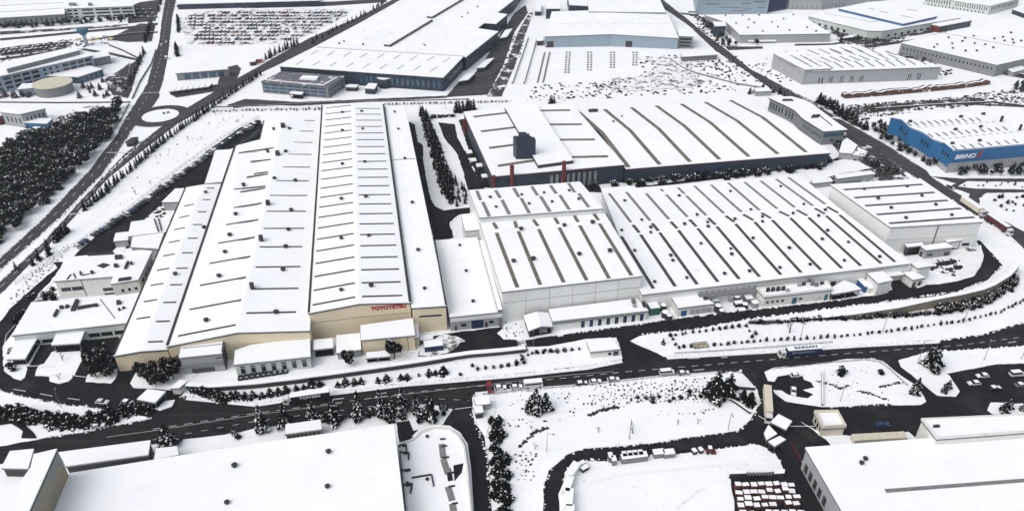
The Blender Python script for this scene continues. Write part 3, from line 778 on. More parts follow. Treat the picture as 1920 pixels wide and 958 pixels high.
# --- service buildings in front of the wide hall
sv = building('service_building', 'long white service building with blue teal doors and four rooftop chillers', [(1434,557),(1559,543),(1551,529),(1490,534),(1420,542)], 5.2, wall='whitewall', cat='building', parapet=0.7)
wallrects(sv, 0, 1, rows(4,0.02,0.32,0.45,1.8,3.0))
wallrects(sv, 0, 1, [(0.43,0.5,0,3.2),(0.92,0.97,0,3.0)], 'teal', 'door')
wallrects(sv, 0, 1, [(0.53,0.58,1.8,2.8)])
for k in range(4):
    x = 1439 + k * 9.5
    roofbox(sv, 0, [(x-3,548-k*0.8),(x+4,547-k*0.8),(x+4,543-k*0.8),(x-3,544-k*0.8)], 1.3, 'vent', 'chiller')
for x, y in ((1476,548),(1498,538),(1506,536),(1522,536),(1530,538),(1516,531),(1540,534)):
    roofbox(sv, 0, [(x-3,y),(x+4,y-.5),(x+4,y-3.5),(x-3,y-3)], U(0.8,1.8), random.choice(['galv','vent','lightgrey']))
b1 = building('service_building', 'small white building with one blue door on the yard road', [(1259,555),(1309,550),(1337,569),(1272,577)], 4.6, wall='whitewall', cat='building')
wallrects(b1, 3, 2, [(0.1,0.26,0,2.8)], 'royal', 'door')
wallrects(b1, 3, 2, rows(4,0.35,0.98,0.9,0.3,2.8), 'lightgrey', 'shutter')
roofbox(b1, 0, [(1320,563),(1327,562),(1325,559),(1318,560)], 1.0)
rd = building('changing_rooms', 'long white single storey row with eight navy doors', [(1030,581),(1194,561),(1214,582),(1037,602)], 4.8, wall='white', cat='building')
wallrects(rd, 3, 2, rows(8,0.27,0.99,0.42,0,3.1), 'navy', 'door')
wallrects(rd, 3, 2, [(0,0.98,3.5,3.7)], 'greytrim', 'door_canopy', 0.5)
roofbox(rd, 0, [(1185,570),(1192,569),(1190,563),(1183,564)], 1.2, 'galv'); roofbox(rd, 0, [(1187,577),(1194,576),(1192,572),(1186,573)], 0.8, 'lightgrey')
roofbox(rd, 0, [(1206,577),(1212,576),(1208,568),(1203,569)], 1.0)
ds = building('drum_shed', 'small gabled open fronted shed holding a steel drum', [(992,620,3.6),(1014,611,4.8),(1035,612,3.6),(1030,588,3.6),(1006,586,4.8),(983,593,3.6)], faces=[[0,1,4,5],[1,2,3,4]], wall='greytrim', open_sides=True, cat='shed')
g = G(); p = W(1018,627,0); g.tube(p + Vector((-1.6,1,1.5)), p + Vector((1.6,1.3,1.5)), 1.3, 1.3, 14)
tag(g.make('steel_drum', 'galv'), 'steel drum lying inside the open gabled shed', 'drum')
bx = building('white_block', 'tall white windowless box in the service yard', [(1628,513),(1655,509.5),(1673,525),(1647,531)], 6.6, wall='white', cat='building')
building('white_block', 'squat square white stair block on the corner of the wide hall', [(1709,494),(1735,491),(1746,498.5),(1721,502.5)], 7.4, wall='white', cat='building')
b3 = building('pump_house', 'small white pump house with two dark doorways', [(1694,511.5),(1712,509.5),(1733,520.5),(1712,524.5)], 4.2, wall='whitewall', cat='shed')
wallrects(b3, 3, 2, [(0.1,0.35,0,2.6),(0.6,0.85,0,2.6)], 'trim', 'door')
building('open_shed', 'broad white canopy roof west of the windowless box', [(1558,541),(1583,527),(1600,533),(1613,542),(1587,547),(1560,551)], 3.6, wall='greytrim', open_sides=True, cat='canopy')
building('open_shed', 'narrow white canopy against the front of the wide hall', [(1201,557),(1233,553.5),(1235,557),(1203,561)], 4.6, wall='greytrim', open_sides=True, cat='canopy')
gk = building('gate_house', 'cream gatehouse with snowy roof at the factory entrance', [(1101,640),(1145,634),(1161,654),(1108,659)], 3.6, wall='whitewall', cat='gatehouse')
wallrects(gk, 3, 2, [(0.62,0.74,1.0,2.3),(0.8,0.98,0.6,2.6)])
gw = building('gate_house', 'white roofed gate shelter at the west entrance', [(277,731),(309,735),(291,754),(259,748)], 3.2, wall='greytrim', open_sides=True, cat='gatehouse')
building('guard_post', 'small white roofed post between hedge and west entrance', [(322,727),(338,713),(349,716),(336,727)], 3.0, wall='whitewall', cat='gatehouse')

# --- rear dark blue halls
ra = building('factory_hall', 'dark slate hall with raised centre roof, blue tower and red columns', [(924,331),(1170,309),(1071,195),(954,200),(870,211)], 10.5, wall='slate', gut='red')
strips(ra, 0, [(888,219.5,951,212),(902,247,967,239),(917,278,967,271.5),(933,311.5,1003,301),(1011,208,1069,207),(1030,234,1091,233.5),(1050,262.5,1115,262),(1072,295,1140,293.5)], 2.6, 'browns')
rs = [hit(x, y, ra.pl[0][0] + Vector((0, 0, 2.2)), ra.pl[0][1]) for x, y in ((1009,309),(1075,300),(1005,196),(946,200))]
g = G(); g.hexa([p - Vector((0, 0, 2.5)) for p in rs], [p - Vector((0, 0, 0.35)) for p in rs]); g.make('raised_roof_wall', 'trim', ra.root, ra.loc)
g = G(); g.hexa([p - Vector((0, 0, 0.34)) for p in rs], rs); g.make('raised_roof', 'roofsnow', ra.root, ra.loc)
tw = [roofpt(ra, 0, x, y) for x, y in ((968,299),(1004,298),(994,290),(962,291))]
def zup(base, py):                                   # height above base that reaches picture row py
    lo_, hi_ = 0, 60
    for _ in range(40):
        m_ = (lo_ + hi_) / 2
        d = base + Vector((0, 0, m_)) - Vector((0, 0, HC))
        f = d.y * math.cos(PITCH) - d.z * math.sin(PITCH); u = d.y * math.sin(PITCH) + d.z * math.cos(PITCH)
        if CY - FPX * u / f > py: lo_ = m_
        else: hi_ = m_
    return lo_
ht = zup(tw[0], 263)
g = G(); g.hexa(tw, [p + Vector((0, 0, ht)) for p in tw])
a_, b_ = tw[0].lerp(tw[1], .3), tw[0].lerp(tw[1], .7)
c_, d_ = tw[3].lerp(tw[2], .7), tw[3].lerp(tw[2], .3)
g.hexa([p + Vector((0, 0, ht + .01)) for p in (a_, b_, c_, d_)], [p + Vector((0, 0, ht + 2.2)) for p in (a_, b_, c_, d_)])
for t in (0.02, .31, .69, .98):
    p = tw[0].lerp(tw[1], t).lerp(tw[3].lerp(tw[2], t), .3); g.tube(p + Vector((0, 0, ht - 0.5)), p + Vector((0, 0, ht + 0.6 + (2.2 if .2 < t < .8 else 0))), .5, .5)
g.make('tower', 'slate', ra.root, ra.loc)
for x, y0, y1 in ((960,363,311),(1056,354,303),(926,366,330)):
    p = W(x, y0); g = G(); g.tube(p, p + Vector((0, 0, zup(p, y1))), 1.1, 1.1, 8); g.make('column', 'red', ra.root, ra.loc)
g = G(); p = W(872, 250); g.tube(p, p + Vector((0, 0, 9)), 1.2, 1.2, 8); g.tube(p + Vector((4, -6, 0)), p + Vector((0, 0, 9)), .5, .5); g.make('column', 'red', ra.root, ra.loc)
wallrects(ra, 0, 1, rows(9,0.42,0.8,0.5,0.3,8.2), 'greywall', 'pilaster', 0.6)
wallrects(ra, 0, 1, rows(5,0.04,0.36,0.5,0.3,4.2), 'navy', 'gate')
rb = building('factory_hall', 'arched white roof with seven broad brown rooflight bands behind the dark shrubs', [(1174,317,8.6),(1556,287,8.6),(1470,226,10.6),(1381,182,8.6),(1080,204,8.6),(1126,249,10.6)],
    faces=[[0,1,2,5],[5,2,3,4]], wall='slate', gut='maroon')
K3 = [(375,630,505,745,655,940),(520,615,665,735,830,925),(670,605,825,725,1000,910),(810,595,970,710,1165,895),(950,585,1115,690,1330,880),(1085,575,1265,680,1492,865),(1225,565,1410,662,1651,855)]
for a0, a1, k0, k1, e0, e1 in K3:
    q = lambda x, y: (960 + x / 2.994, y / 2.994)
    strips(rb, 1, [(*q(a0, a1), *q(k0, k1))], 2.4, 'browns'); strips(rb, 0, [(*q(k0, k1), *q(e0, e1))], 2.4, 'browns')
roofbox(rb, 1, [(1104,211),(1121,210),(1120,206),(1103,207)], 0.8)
vents(rb, 1, [(1166,219),(1150,229)], 0.7)
wv = building('office_building', 'long office with S curved snowy roof beside the highway', [(1545,246),(1585,243),(1564,228.5),(1542,212),(1522,197),(1507,189),(1484,182.5),(1444,184),(1473,197),(1492,207),(1507,222),(1524,233)], 9, wall='greywall', cat='office', over=0.8, gut='trim')
wallrects(wv, 0, 1, [(0.02,0.98,5.0,7.4)], 'blueglass'); wallrects(wv, 0, 1, [(0.4,0.55,2.0,3.2)])
wallrects(wv, 11, 0, rows(5,0.05,0.95,0.4,3.8,5.6)); wallrects(wv, 10, 11, rows(4,0.05,0.95,0.4,3.8,5.6)); wallrects(wv, 8, 9, rows(3,0.05,0.95,0.5,2,6.5)); wallrects(wv, 7, 8, rows(5,0.05,0.95,0.5,2.5,6.5))
roofbox(wv, 0, [(1520,222),(1535,221),(1538,216),(1524,216.5)], 0.6); strips(wv, 0, [(1538,218,1560,236)], 0.8, 'vent', 'roof_gutter'); roofbox(wv, 0, [(1466,190),(1488,190),(1484,187),(1468,187)], 0.5)
for lab, px, h in (('small skewed white roof behind the curved office', [(1574,286),(1597,288),(1607,273),(1588,260),(1580,266)], 4), ('low snowy store beside the curved office', [(1596,290),(1620,293),(1628,286),(1610,278)], 3),
                   ('small grey electrical kiosk behind the wide hall', [(1525,344),(1560,340),(1556,334),(1522,338)], 3), ('flat snowy shed in the yard behind the wide hall', [(1570,335),(1640,326),(1632,321),(1566,329)], 3.5),
                   ('small snowy roof between the dark hall and the cone trees', [(1418,172),(1446,171),(1440,165),(1414,166)], 3.5)):
    building('utility_building', lab, px, h, wall='lightgrey', cat='shed')
for k, (x, y) in enumerate(((876,288),(884,303),(895,313),(905,333))):
    building('utility_cabin', 'white roofed cabin in the row beside the dark slate hall', [(x,y),(x+9,y-1),(x+7,y-6),(x-2,y-5)], 3, wall='trim', cat='cabin', group='cabins beside the slate hall')
building('utility_cabin', 'white tank cabin by the red column of the slate hall', [(1002,336),(1014,335),(1014,330),(1002,331)], 5, wall='lightgrey', cat='cabin')

# --- blue fronted warehouse on the right
bi = building('warehouse', 'bright blue fronted warehouse lettered BiRiNCi with wavy side wall', [(1787,283),(1930,271),(2010,264),(1990,204),(1848,211),(1680,215),(1670,222),(1690,226),(1707,241),(1729,249),(1749,263),(1769,269)], 13.5, wall='lightgrey', gut=None, cat='warehouse')
for i, j in ((0,1),(1,2),(11,0),(10,11),(9,10),(8,9),(7,8),(6,7)):
    wallrects(bi, i, j, [(0.0,1.0,6.2 if i < 2 else 3.6,14.0)], 'blue', 'blue_band', 0.25)
text_on(bi, 0, 1, 0.05, 0.32, 8.4, 2.6, 'BiRiNCi', 'signwhite', proud=0.4, bold=0.02, shear=0.25)
a0, a1 = bi.P[0], bi.P[1]; nn = bi.outn(0, 1) * 0.45; g = G()
def onw(s, z): p = a0.lerp(a1, s) + nn; return Vector((p.x, p.y, z))
g.hexa([onw(.335, 8.6), onw(.36, 8.4), onw(.405, 12.6), onw(.365, 12.0)], [v + bi.outn(0, 1) * 0.1 for v in (onw(.335, 8.6), onw(.36, 8.4), onw(.405, 12.6), onw(.365, 12.0))]); g.make('emblem', 'signred', bi.root, bi.loc)
for (i, j) in ((7,8),(9,10),(11,0)):
    wallrects(bi, i, j, rows(3,0.1,0.9,0.5,8.0,10.5), 'glass', 'window', 0.3)
g = G()
for k in range(6, 12):
    p, q = bi.P[k], bi.P[(k + 1) % 12]; o1 = bi.outn(k, (k + 1) % 12) * 4.0
g2 = [W(1664,240,4.5), W(1775,297,4.5), W(1789,293,4.5), W(1676,236,4.5)]
g.hexa([p - Vector((0, 0, .4)) for p in g2], g2); g.make('side_canopy', 'roofsnow', bi.root, bi.loc)
for r_, (x0, y0, x1, y1, n_) in enumerate(((1700,230,1830,221,11),(1740,251,1880,238,11),(1785,274,1900,262,8),(1720,238,1860,228,12),(1765,260,1905,246,12))):
    for k in range(n_):
        x, y = x0 + (x1 - x0) * k / (n_ - 1), y0 + (y1 - y0) * k / (n_ - 1)
        strips(bi, 0, [(x, y, x + (9 if r_ < 3 else 7), y + (6.5 if r_ < 3 else 1.5))], 0.9 if r_ < 3 else .4)
for x, y in ((1703,230),(1798,221),(1840,216),(1788,245),(1835,240),(1782,271),(1833,266)):
    roofbox(bi, 0, [(x,y),(x+7,y),(x+7,y-2.5),(x,y-2.5)], 0.9, 'vent', 'roof_vent_box')
for x, y in ((1876,229),(1911,245)):
    roofbox(bi, 0, [(x-2,y),(x+3,y),(x+3,y-2),(x-2,y-2)], 3.2, 'vent', 'roof_stack')

# --- far halls
fg = building('warehouse', 'grey warehouse with three rows of slanting dark rooflights', [(1508,134.5),(1558.5,133),(1764,126),(1600,84),(1491,88.5),(1450,104)], 9.5, wall='lightgrey', cat='warehouse')
P_ = fg.P
for r_, (x0, y0, x1, y1, n_, dx, dy) in enumerate(((1508,120,1760,110,14,18,11),(1487,111,1722,101,14,20,9),(1476,98,1620,88,8,22,9),(1560,95,1690,98,6,20,8))):
    for k in range(n_):
        x, y = x0 + (x1 - x0) * k / (n_ - 1), y0 + (y1 - y0) * k / (n_ - 1)
        if y + dy < 132 and x + dx < 1760: strips(fg, 0, [(x - 3, y - 1, x + dx - 3, y + dy - 1)], 1.3, 'greytrim')
wallrects(fg, 0, 1, [(0.05,0.1,0.3,4.5),(0.4,0.45,0.3,4.5),(0.6,0.65,0.3,4.5),(0.72,0.77,0.3,4.5)]); wallrects(fg, 1, 2, [(a_ + d_, a_ + d_ + .008, 0.8, 5.2) for a_ in (0.0, 0.1, 0.19, 0.28, 0.72, 0.81) for d_ in (0, .02)])
fgx = building('warehouse_block', 'higher grey corner block of the grey warehouse', [(1509,131),(1558,129),(1500,97),(1451,101)], 11, wall='lightgrey', cat='warehouse')
strips(fgx, 0, [(1482 + k * 9, 104 + k * 5, 1496 + k * 9, 111 + k * 5) for k in range(4)] + [(1500 + k * 9, 104 + k * 5, 1513 + k * 9, 110 + k * 5) for k in range(4)], 1.1, 'greytrim')
bw = building('warehouse', 'white roofed hall with pale blue front and two dark gates', [(1022,69,9),(1147,64.5,10),(1272,72,9),(1250,24,9),(1143,20,10),(1035,23,9)], faces=[[0,1,4,5],[1,2,3,4]], wall='paleblue', cat='warehouse')
wallrects(bw, 0, 1, [(0.03,0.13,0,5.0)], 'trim', 'gate'); wallrects(bw, 1, 2, [(0.22,0.32,0,5.0)], 'trim', 'gate')
for k in range(14):
    strips(bw, 0 if k < 7 else 1, [(1035 + k * 16, 46 - (k % 2), 1045 + k * 16, 46 - (k % 2))], 0.3, 'greystrip')
bo = building('office_building', 'small glazed office block on the end of the pale blue hall', [(1273,68),(1300,69),(1299,55),(1270,54)], 10, wall='greywall', cat='office')
wallrects(bo, 0, 1, [(0.1,0.9,1.5,3.2),(0.1,0.9,4.2,5.8),(0.1,0.9,6.8,8.4)], 'glass'); wallrects(bo, 1, 2, [(0.1,0.9,2,8)], 'blueglass')
building('factory_hall', 'white roofed hall seen behind the pale blue fronted hall', [(1105,22),(1248,24),(1232,-10),(1100,-12)], 11, wall='paleblue', cat='warehouse')
building('factory_hall', 'dark blue plant block with white roof at the head of the snowy track', [(1024,17),(1050,17),(1050,4),(1026,3)], 9, wall='slate', cat='building')
building('factory_hall', 'slate blue wall and white roof left of the slanted monitor roof', [(1068,10),(1105,12),(1100,-10),(1064,-12)], 10, wall='slate', cat='building')
building('store_room', 'small white shed at the end of the snowy track', [(1007,77),(1018,77),(1019,66),(1010,66)], 4, wall='trim', cat='shed')
building('utility_building', 'long low white sheds beside the rubble field', [(1279,107),(1345,103),(1340,97),(1277,100)], 4, wall='greytrim', cat='shed')
wd = building('warehouse', 'white hall with dotted roof vents east of the highway', [(1388,66),(1558,63.5),(1497,27),(1322,29),(1363,43)], 7, wall='lightgrey', cat='warehouse')
vents(wd, 0, [(1360,31),(1392,30),(1423,30),(1404,38),(1380,45),(1414,44),(1447,43),(1469,37),(1402,53),(1458,52),(1487,29),(1513,53),(1430,60),(1480,58),(1530,60)], 0.9)
wallrects(wd, 0, 1, [(0.1,0.4,1.8,2.6)], 'roofsnow', 'canopy', 2.0)
wo = building('office_building', 'dark glass office block in front of the dotted roof hall', [(1341,50),(1361,49),(1359,42),(1337,42)], 9, wall='slate', cat='office')
wallrects(wo, 0, 1, rows(2,0.1,0.9,0.7,2,7), 'blueglass')
wt = building('factory_hall', 'pale panelled factory wall with blue end block at the top edge', [(1308,-1),(1443,-1),(1440,-40),(1300,-40)], 14, wall='paleblue', cat='factory')
wallrects(wt, 0, 1, [(0.12,0.33,9,10.2),(0.62,0.75,9.5,10.4),(0.78,0.95,11,12),(0.3,0.6,6.2,6.9),(0.66,0.78,5,5.6),(0.5,0.72,3,3.7),(0.84,0.96,6,6.8)], 'greytrim', 'window')
building('factory_hall', 'plain dark blue block beside the pale panelled factory', [(1444,-1),(1478,-6),(1478,-40),(1441,-40)], 12, wall='navy', cat='factory')
wt2 = building('factory_hall', 'grey ribbed factory wall along the top edge with low white roofs before it', [(1482,-4),(1542,-3),(1592,-9),(1665,-16),(1650,-45),(1490,-45)], 11, wall='lightgrey', cat='factory')
wallrects(wt2, 0, 1, rows(6,0.05,0.95,0.2,0.5,4), 'greytrim'); wallrects(wt2, 1, 2, rows(6,0.05,0.95,0.2,0.5,4), 'greytrim')
la = building('warehouse', 'low white roofed depot with pale wall at the road corner', [(1517,31.5),(1570,17),(1653,35),(1700,45),(1792,31),(1800,34),(1655,59),(1625,58)], 6.5, wall='sage', cat='warehouse')
wallrects(la, 5, 6, rows(9,0.2,0.95,0.4,0.8,2.6)); wallrects(la, 7, 0, rows(6,0.3,0.95,0.4,0.8,3.0))
strips(la, 0, [(1545,25,1636,42),(1636,42,1652,39)], 0.6, 'greystrip', 'roof_edge')
lb = building('warehouse', 'white depot roof with blue fascia and a few dark rooflights', [(1573,16.5),(1628,5),(1700,0),(1757,31),(1694,45)], 9, wall='blue', cat='warehouse')
strips(lb, 0, [(1628,16,1640,19),(1650,22,1664,25),(1690,30,1712,34),(1700,18,1720,21)], 0.9)
lc = building('showroom', 'narrow white roofed range with a red gable end', [(1747,46.5),(1763,50),(1822,39),(1797,35)], 5.5, wall='trim', cat='building')
wallrects(lc, 0, 1, [(0,1,0.2,5.4)], 'red', 'red_gable', 0.2); wallrects(lc, 1, 2, rows(6,0.25,0.95,0.6,1,3.6), 'blueglass')
ld = building('warehouse', 'vast flat white warehouse roof dotted with vents at the right edge', [(1690,81),(1770,62.5),(1889,37),(1985,56),(1985,96),(1870,122)], 9, wall='greywall', cat='warehouse')
strips(ld, 0, [(1770,62.6,1922,91)], 0.6, 'greytrim', 'roof_seam')
vents(ld, 0, [(1778,72),(1757,85),(1785,83),(1804,79),(1827,83),(1809,73),(1751,90),(1786,92),(1810,97),(1847,85),(1862,91),(1831,97),(1864,74),(1880,71),(1883,78),(1898,76),(1895,63),(1914,78),(1900,82),(1825,69)], 1.0)
wallrects(ld, 5, 0, rows(24,0.02,0.98,0.3,4.5,6.2))
lw = building('office_building', 'white factory with closely spaced tall windows in the top right corner', [(1735,-6),(1857,12),(1912,-2),(1880,-30),(1750,-30)], 8, wall='sage', cat='factory')
wallrects(lw, 0, 1, rows(10,0.02,0.42,0.35,3.4,6.6) + rows(14,0.48,0.98,0.35,3.4,6.6) + rows(16,0.05,0.95,0.3,0.6,2.2)); wallrects(lw, 1, 2, rows(11,0.05,0.95,0.35,3.4,6.4))
building('utility_building', 'dark blue shed at the right edge below the white factory', [(1899,18),(1935,31),(1960,22),(1920,8)], 4, wall='slate', cat='shed')

# --- big slate blue hall at the top
hb = building('factory_hall', 'huge slate blue hall with long roof monitors and stepped east side', [(525,125),(668,135),(831,146),(871,106),(872,109),(934,60),(895,54),(908,44),(930,45.5),(951,28),(932,25),(962,2),(985,-30),(800,-42),(764,0),(594,88)], 10, wall='slate', gut='trim')
strips(hb, 0, [(594,89,871,106)], 0.5, 'trim', 'roof_seam')
def monitor(b, px0, px1, w, h):
    p, q = roofpt(b, 0, *px0), roofpt(b, 0, *px1)
    g = G(); g.k = 0; g.bar(p, q, w, h); g.k = 1; g.bar(p, q, w - 0.8, 0.3, h + 0.004)
    g.make('roof_monitor', ['strip', 'roofsnow'], b.roof, b.loc)
monitor(hb, (726,88), (806,40), 5.5, 1.6); monitor(hb, (806,35), (872,-4), 5.5, 1.6)
for k in range(9):
    x = 555 + k * 31.5; strips(hb, 0, [(x, 122 + k * 1.5, x + 13, 114 + k * 1.5)], 0.6, 'greytrim')
    x = 583 + k * 31; strips(hb, 0, [(x, 103 + k * 1.7, x + 13, 95 + k * 1.7)], 0.6, 'greytrim')
for k in range(10):
    for r_ in range(3):
        x, y = 660 + k * 26 - r_ * 8, 72 + k * 2.2 - r_ * 16
        if R() < .7 and x < 900: strips(hb, 0, [(x, y, x + 6, y)], 0.25, 'greytrim')
vents(hb, 0, [(636,83),(645,79),(681,85),(796,86),(866,33),(877,26),(895,14)], 0.9)
wallrects(hb, 1, 2, rows(16,0.02,0.98,0.5,2.5,7.2), 'blueglass'); wallrects(hb, 2, 3, rows(10,0.05,0.95,0.5,3.5,7.0), 'blueglass'); wallrects(hb, 4, 5, rows(14,0.05,0.95,0.5,3.5,7.0), 'blueglass'); wallrects(hb, 8, 9, rows(5,0.1,0.9,0.5,3.5,7.0), 'blueglass')
for lab, px, h in (('white topped dock shelter nearest the corner of the slate blue hall', [(860,153),(878,150),(890,138),(874,140)], 3.5), ('middle white topped dock shelter along the slate blue hall', [(894,128),(908,127),(926,110),(914,112)], 3), ('farthest white topped dock shelter along the slate blue hall', [(938,72),(950,70),(960,55),(948,57)], 3)):
    building('dock_shelter', lab, px, h, wall='slate', cat='shelter')
of = building('office_building', 'glazed grey office with bare dark roof before the slate blue hall', [(490,153.5),(614,164),(645,143.5),(527,135)], 8, wall='greywall', roof='darkroof', cat='office', slab=0.15)
wallrects(of, 0, 1, [(s, s + .105, z, z + 1.5) for s in [0.02 + k * .12 for k in range(8)] for z in (0.8, 3.2, 5.6)], 'blueglass'); wallrects(of, 1, 2, rows(4,0.05,0.95,0.7,1.0,2.6) + rows(4,0.05,0.95,0.7,4.4,6.2), 'blueglass')
roofbox(of, 0, [(562,150),(594,151.5),(598,146),(568,145)], 1.2, 'roofsnow'); strips(of, 0, [(497,150,605,160),(605,160,632,145)], 1.2, 'roofsnow', 'snow_drift')
building('porch', 'white entrance porch before the glazed grey office', [(543,175.5),(566,177.5),(569,173.5),(548,172)], 3.5, wall='trim', open_sides=True, cat='porch')
c = W(720.5, 168, 0); g = G(); g.tube(c + Vector((0, 6, 0)), c + Vector((0, 6, 6.8)), 5.2, 5.2, 20)
rt = tag(empty('stair_tower', c + Vector((0, 6, 0))), 'round slate stair tower with snowy top by the slate hall', 'tower')
g.make('wall', 'slate', rt, rt.location, True); g = G(); g.tube(c + Vector((0, 6, 6.81)), c + Vector((0, 6, 7.1)), 5.4, 5.4, 20); g.make('roof', 'roofsnow', rt, rt.location)
building('utility_building', 'small box with snow roof left of the round stair tower', [(684,166),(702,167),(707,158),(692,157)], 4, wall='slate', cat='shed')
building('utility_building', 'little snowy shed between glazed office and stair tower', [(648,163.5),(668,164),(672,160),(654,159)], 3, wall='trim', cat='shed')

# --- top left
tl = building('office_building', 'white block with three rows of ribbon windows at the top left', [(121,17),(250,12),(246,-4),(119,0)], 10, wall='sage', cat='factory')
for r_ in range(3):
    wallrects(tl, 0, 1, [(s, s + d, 1.6 + r_ * 2.9, 3.0 + r_ * 2.9) for s, d in ((0.03,0.06),(0.12,0.05),(0.24,0.16),(0.44,0.2),(0.67,0.12),(0.82,0.16))])
for x in (130, 137, 166): roofbox(tl, 0, [(x,12),(x+7,12),(x+7,9),(x,9)], 1.6, 'galv')
th2 = building('factory_hall', 'grey hall with narrow upright windows and dark roof seams at the top left', [(-60,38.5),(0,34),(121,27),(119,0),(112,-30),(-60,-20)], 8, wall='greywall', cat='factory')
wallrects(th2, 1, 2, rows(12,0.02,0.98,0.22,1.8,5.6))
strips(th2, 0, [(-40,26,118,16),(-40,13,200,2),(-40,3,112,-4)], 0.9, 'greytrim', 'roof_seam')
cb = building('office_building', 'pale blue office slab with two rows of dark windows on the left', [(-60,158),(0,143.5),(173,105),(150,93),(0,126),(-60,138)], 11.5, wall='paleblue', cat='office')
wallrects(cb, 0, 1, rows(3,0.05,0.98,0.8,8.2,10.2) + rows(3,0.05,0.98,0.8,5.0,7.0) + rows(3,0.05,0.98,0.8,1.8,3.8)); wallrects(cb, 1, 2, rows(4,0.01,0.4,0.78,8.2,10.2) + rows(3,0.42,0.62,0.4,8.2,10.0) + rows(4,0.64,0.98,0.78,8.2,10.2))
wallrects(cb, 1, 2, rows(4,0.01,0.4,0.78,5.0,7.0) + rows(3,0.42,0.62,0.4,5.0,6.8) + rows(4,0.64,0.98,0.78,5.0,7.0) + rows(4,0.01,0.4,0.78,1.8,3.8))
ph = [roofpt(cb, 0, x, y) for x, y in ((15,138),(150,103),(147,95),(10,125))]
g = G(); g.hexa(ph, [p + Vector((0, 0, 3)) for p in ph]); g.make('penthouse', 'greywall', cb.root, cb.loc); g = G(); g.hexa([p + Vector((0, 0, 3.01)) for p in ph], [p + Vector((0, 0, 3.3)) for p in ph]); g.make('penthouse_roof', 'roofsnow', cb.root, cb.loc)
cg = building('annex_building', 'glass fronted low wing beside the pale blue slab', [(80,142),(147,145),(192,130.5),(167,124)], 5, wall='blueglass', cat='annex')
wallrects(cg, 1, 2, [(k / 5 - .01, k / 5 + .01, 0.1, 4.6) for k in range(1, 5)], 'paleblue', 'mullion')
building('annex_building', 'pale blue low block left of the round hall', [(33,168),(74,164),(80,156),(42,158)], 5, wall='paleblue', cat='annex')
building('annex_building', 'grey ribbed wing continuing the pale blue slab towards the avenue', [(174,111),(206,105),(200,96),(172,101)], 6, wall='greywall', cat='annex')
c = W(104, 173, 0); rt = tag(empty('round_hall', c), 'round dark walled hall with pale gravel roof', 'building')
g = G(); g.tube(c, c + Vector((0, 0, 6.4)), 11.8, 11.8, 32); g.make('wall', 'greywall', rt, c); g = G(); g.tube(c + Vector((0, 0, 6.41)), c + Vector((0, 0, 6.9)), 12.6, 12.6, 32); g.make('roof', 'gravel', rt, c)
gb = building('workshop', 'grey gabled workshop with windows near the forest edge', [(3,210.5,8.5),(39,214.5,9),(84,204,8.5),(66,197,8.5),(22,204,9),(-6,202,8.5)], faces=[[0,1,4,5],[1,2,3,4]], wall='lightgrey', cat='building')
wallrects(gb, 0, 1, rows(4,0.1,0.95,0.35,2.6,6.0)); wallrects(gb, 1, 2, rows(5,0.1,0.95,0.35,4.0,6.4))
building('container_shed', 'bright blue shed in front of the grey workshop', [(45,230),(88,232),(98,223),(62,222.5)], 3.6, wall='blue', cat='shed')
building('utility_building', 'small white box beside the bright blue shed', [(61,242),(78,243),(80,239),(64,238.5)], 2.4, wall='whitewall', cat='shed')
building('container_shed', 'dark red shed cut by the left edge', [(-20,220),(2,217),(6,212),(-20,213)], 6, wall='maroon', cat='shed')
fs = building('service_station', 'long thin snowy canopy with glazed front by the avenue', [(330,138),(428,130),(420,124),(345,131)], 5.5, wall='greywall', cat='building')
wallrects(fs, 0, 1, rows(5,0.12,0.92,0.75,0.4,4.6), 'blueglass')
building('utility_building', 'small orange brown hut by the service road', [(472,112),(490,111),(490,106),(474,107)], 3.2, wall='carorange', cat='hut')
building('utility_building', 'terracotta hut between vehicle park and service road', [(468,117),(478,116),(480,110),(470,111)], 3, wall='brick', cat='hut')
c = W(163, 86, 0); rt = tag(empty('water_tower', c), 'teal water tower standing on a narrow stem', 'tower')
g = G(); g.tube(c, c + Vector((0, 0, 9)), 1.6, 1.4, 10); g.make('stem', 'paleblue', rt, c); g = G(); g.tube(c + Vector((0, 0, 9)), c + Vector((0, 0, 12.5)), 2.4, 4.4, 14); g.tube(c + Vector((0, 0, 12.5)), c + Vector((0, 0, 14)), 4.4, 4.2, 14); g.make('tank', 'teal', rt, c)
building('factory_hall', 'dark glazed range with snow roof along the top left edge', [(332,8.5),(600,1.5),(595,-14),(330,-8)], 5, wall='slate', cat='building')
for k in range(7): building('lorry_shelter', 'dark snow topped stall in the cluttered row below the thin canopy', [(318 + k * 11, 172 - k * 1.4), (326 + k * 11, 171 - k * 1.4), (331 + k * 11, 165 - k * 1.4), (323 + k * 11, 166 - k * 1.4)], 2.6, wall='trim', cat='shed', group='stalls below the thin canopy')
building('bus_shelter', 'dark low shelter on the snowy wedge between avenue and service road', [(236,267),(250,266),(258,258),(247,259)], 3, wall='trim', roof='trim', cat='shelter')
building('utility_building', 'low snowy shed in the depot yard before the pale depot', [(1580,72),(1600,70),(1606,66),(1588,67)], 3, wall='trim', cat='shed')
building('utility_building', 'long dark shed with white roof behind the slate blue hall corner', [(1003,22),(1014,22),(1014,6),(1005,6)], 4, wall='slate', cat='shed')
building('utility_building', 'low white roofed store right of the dotted warehouse corner', [(1890,131),(1915,124),(1925,129),(1900,136)], 3.5, wall='lightgrey', cat='shed')
building('works_shed', 'low dark shed roof in the works yard by the workshop', [(140,209),(166,210),(168,204),(142,204)], 3, wall='trim', cat='shed')

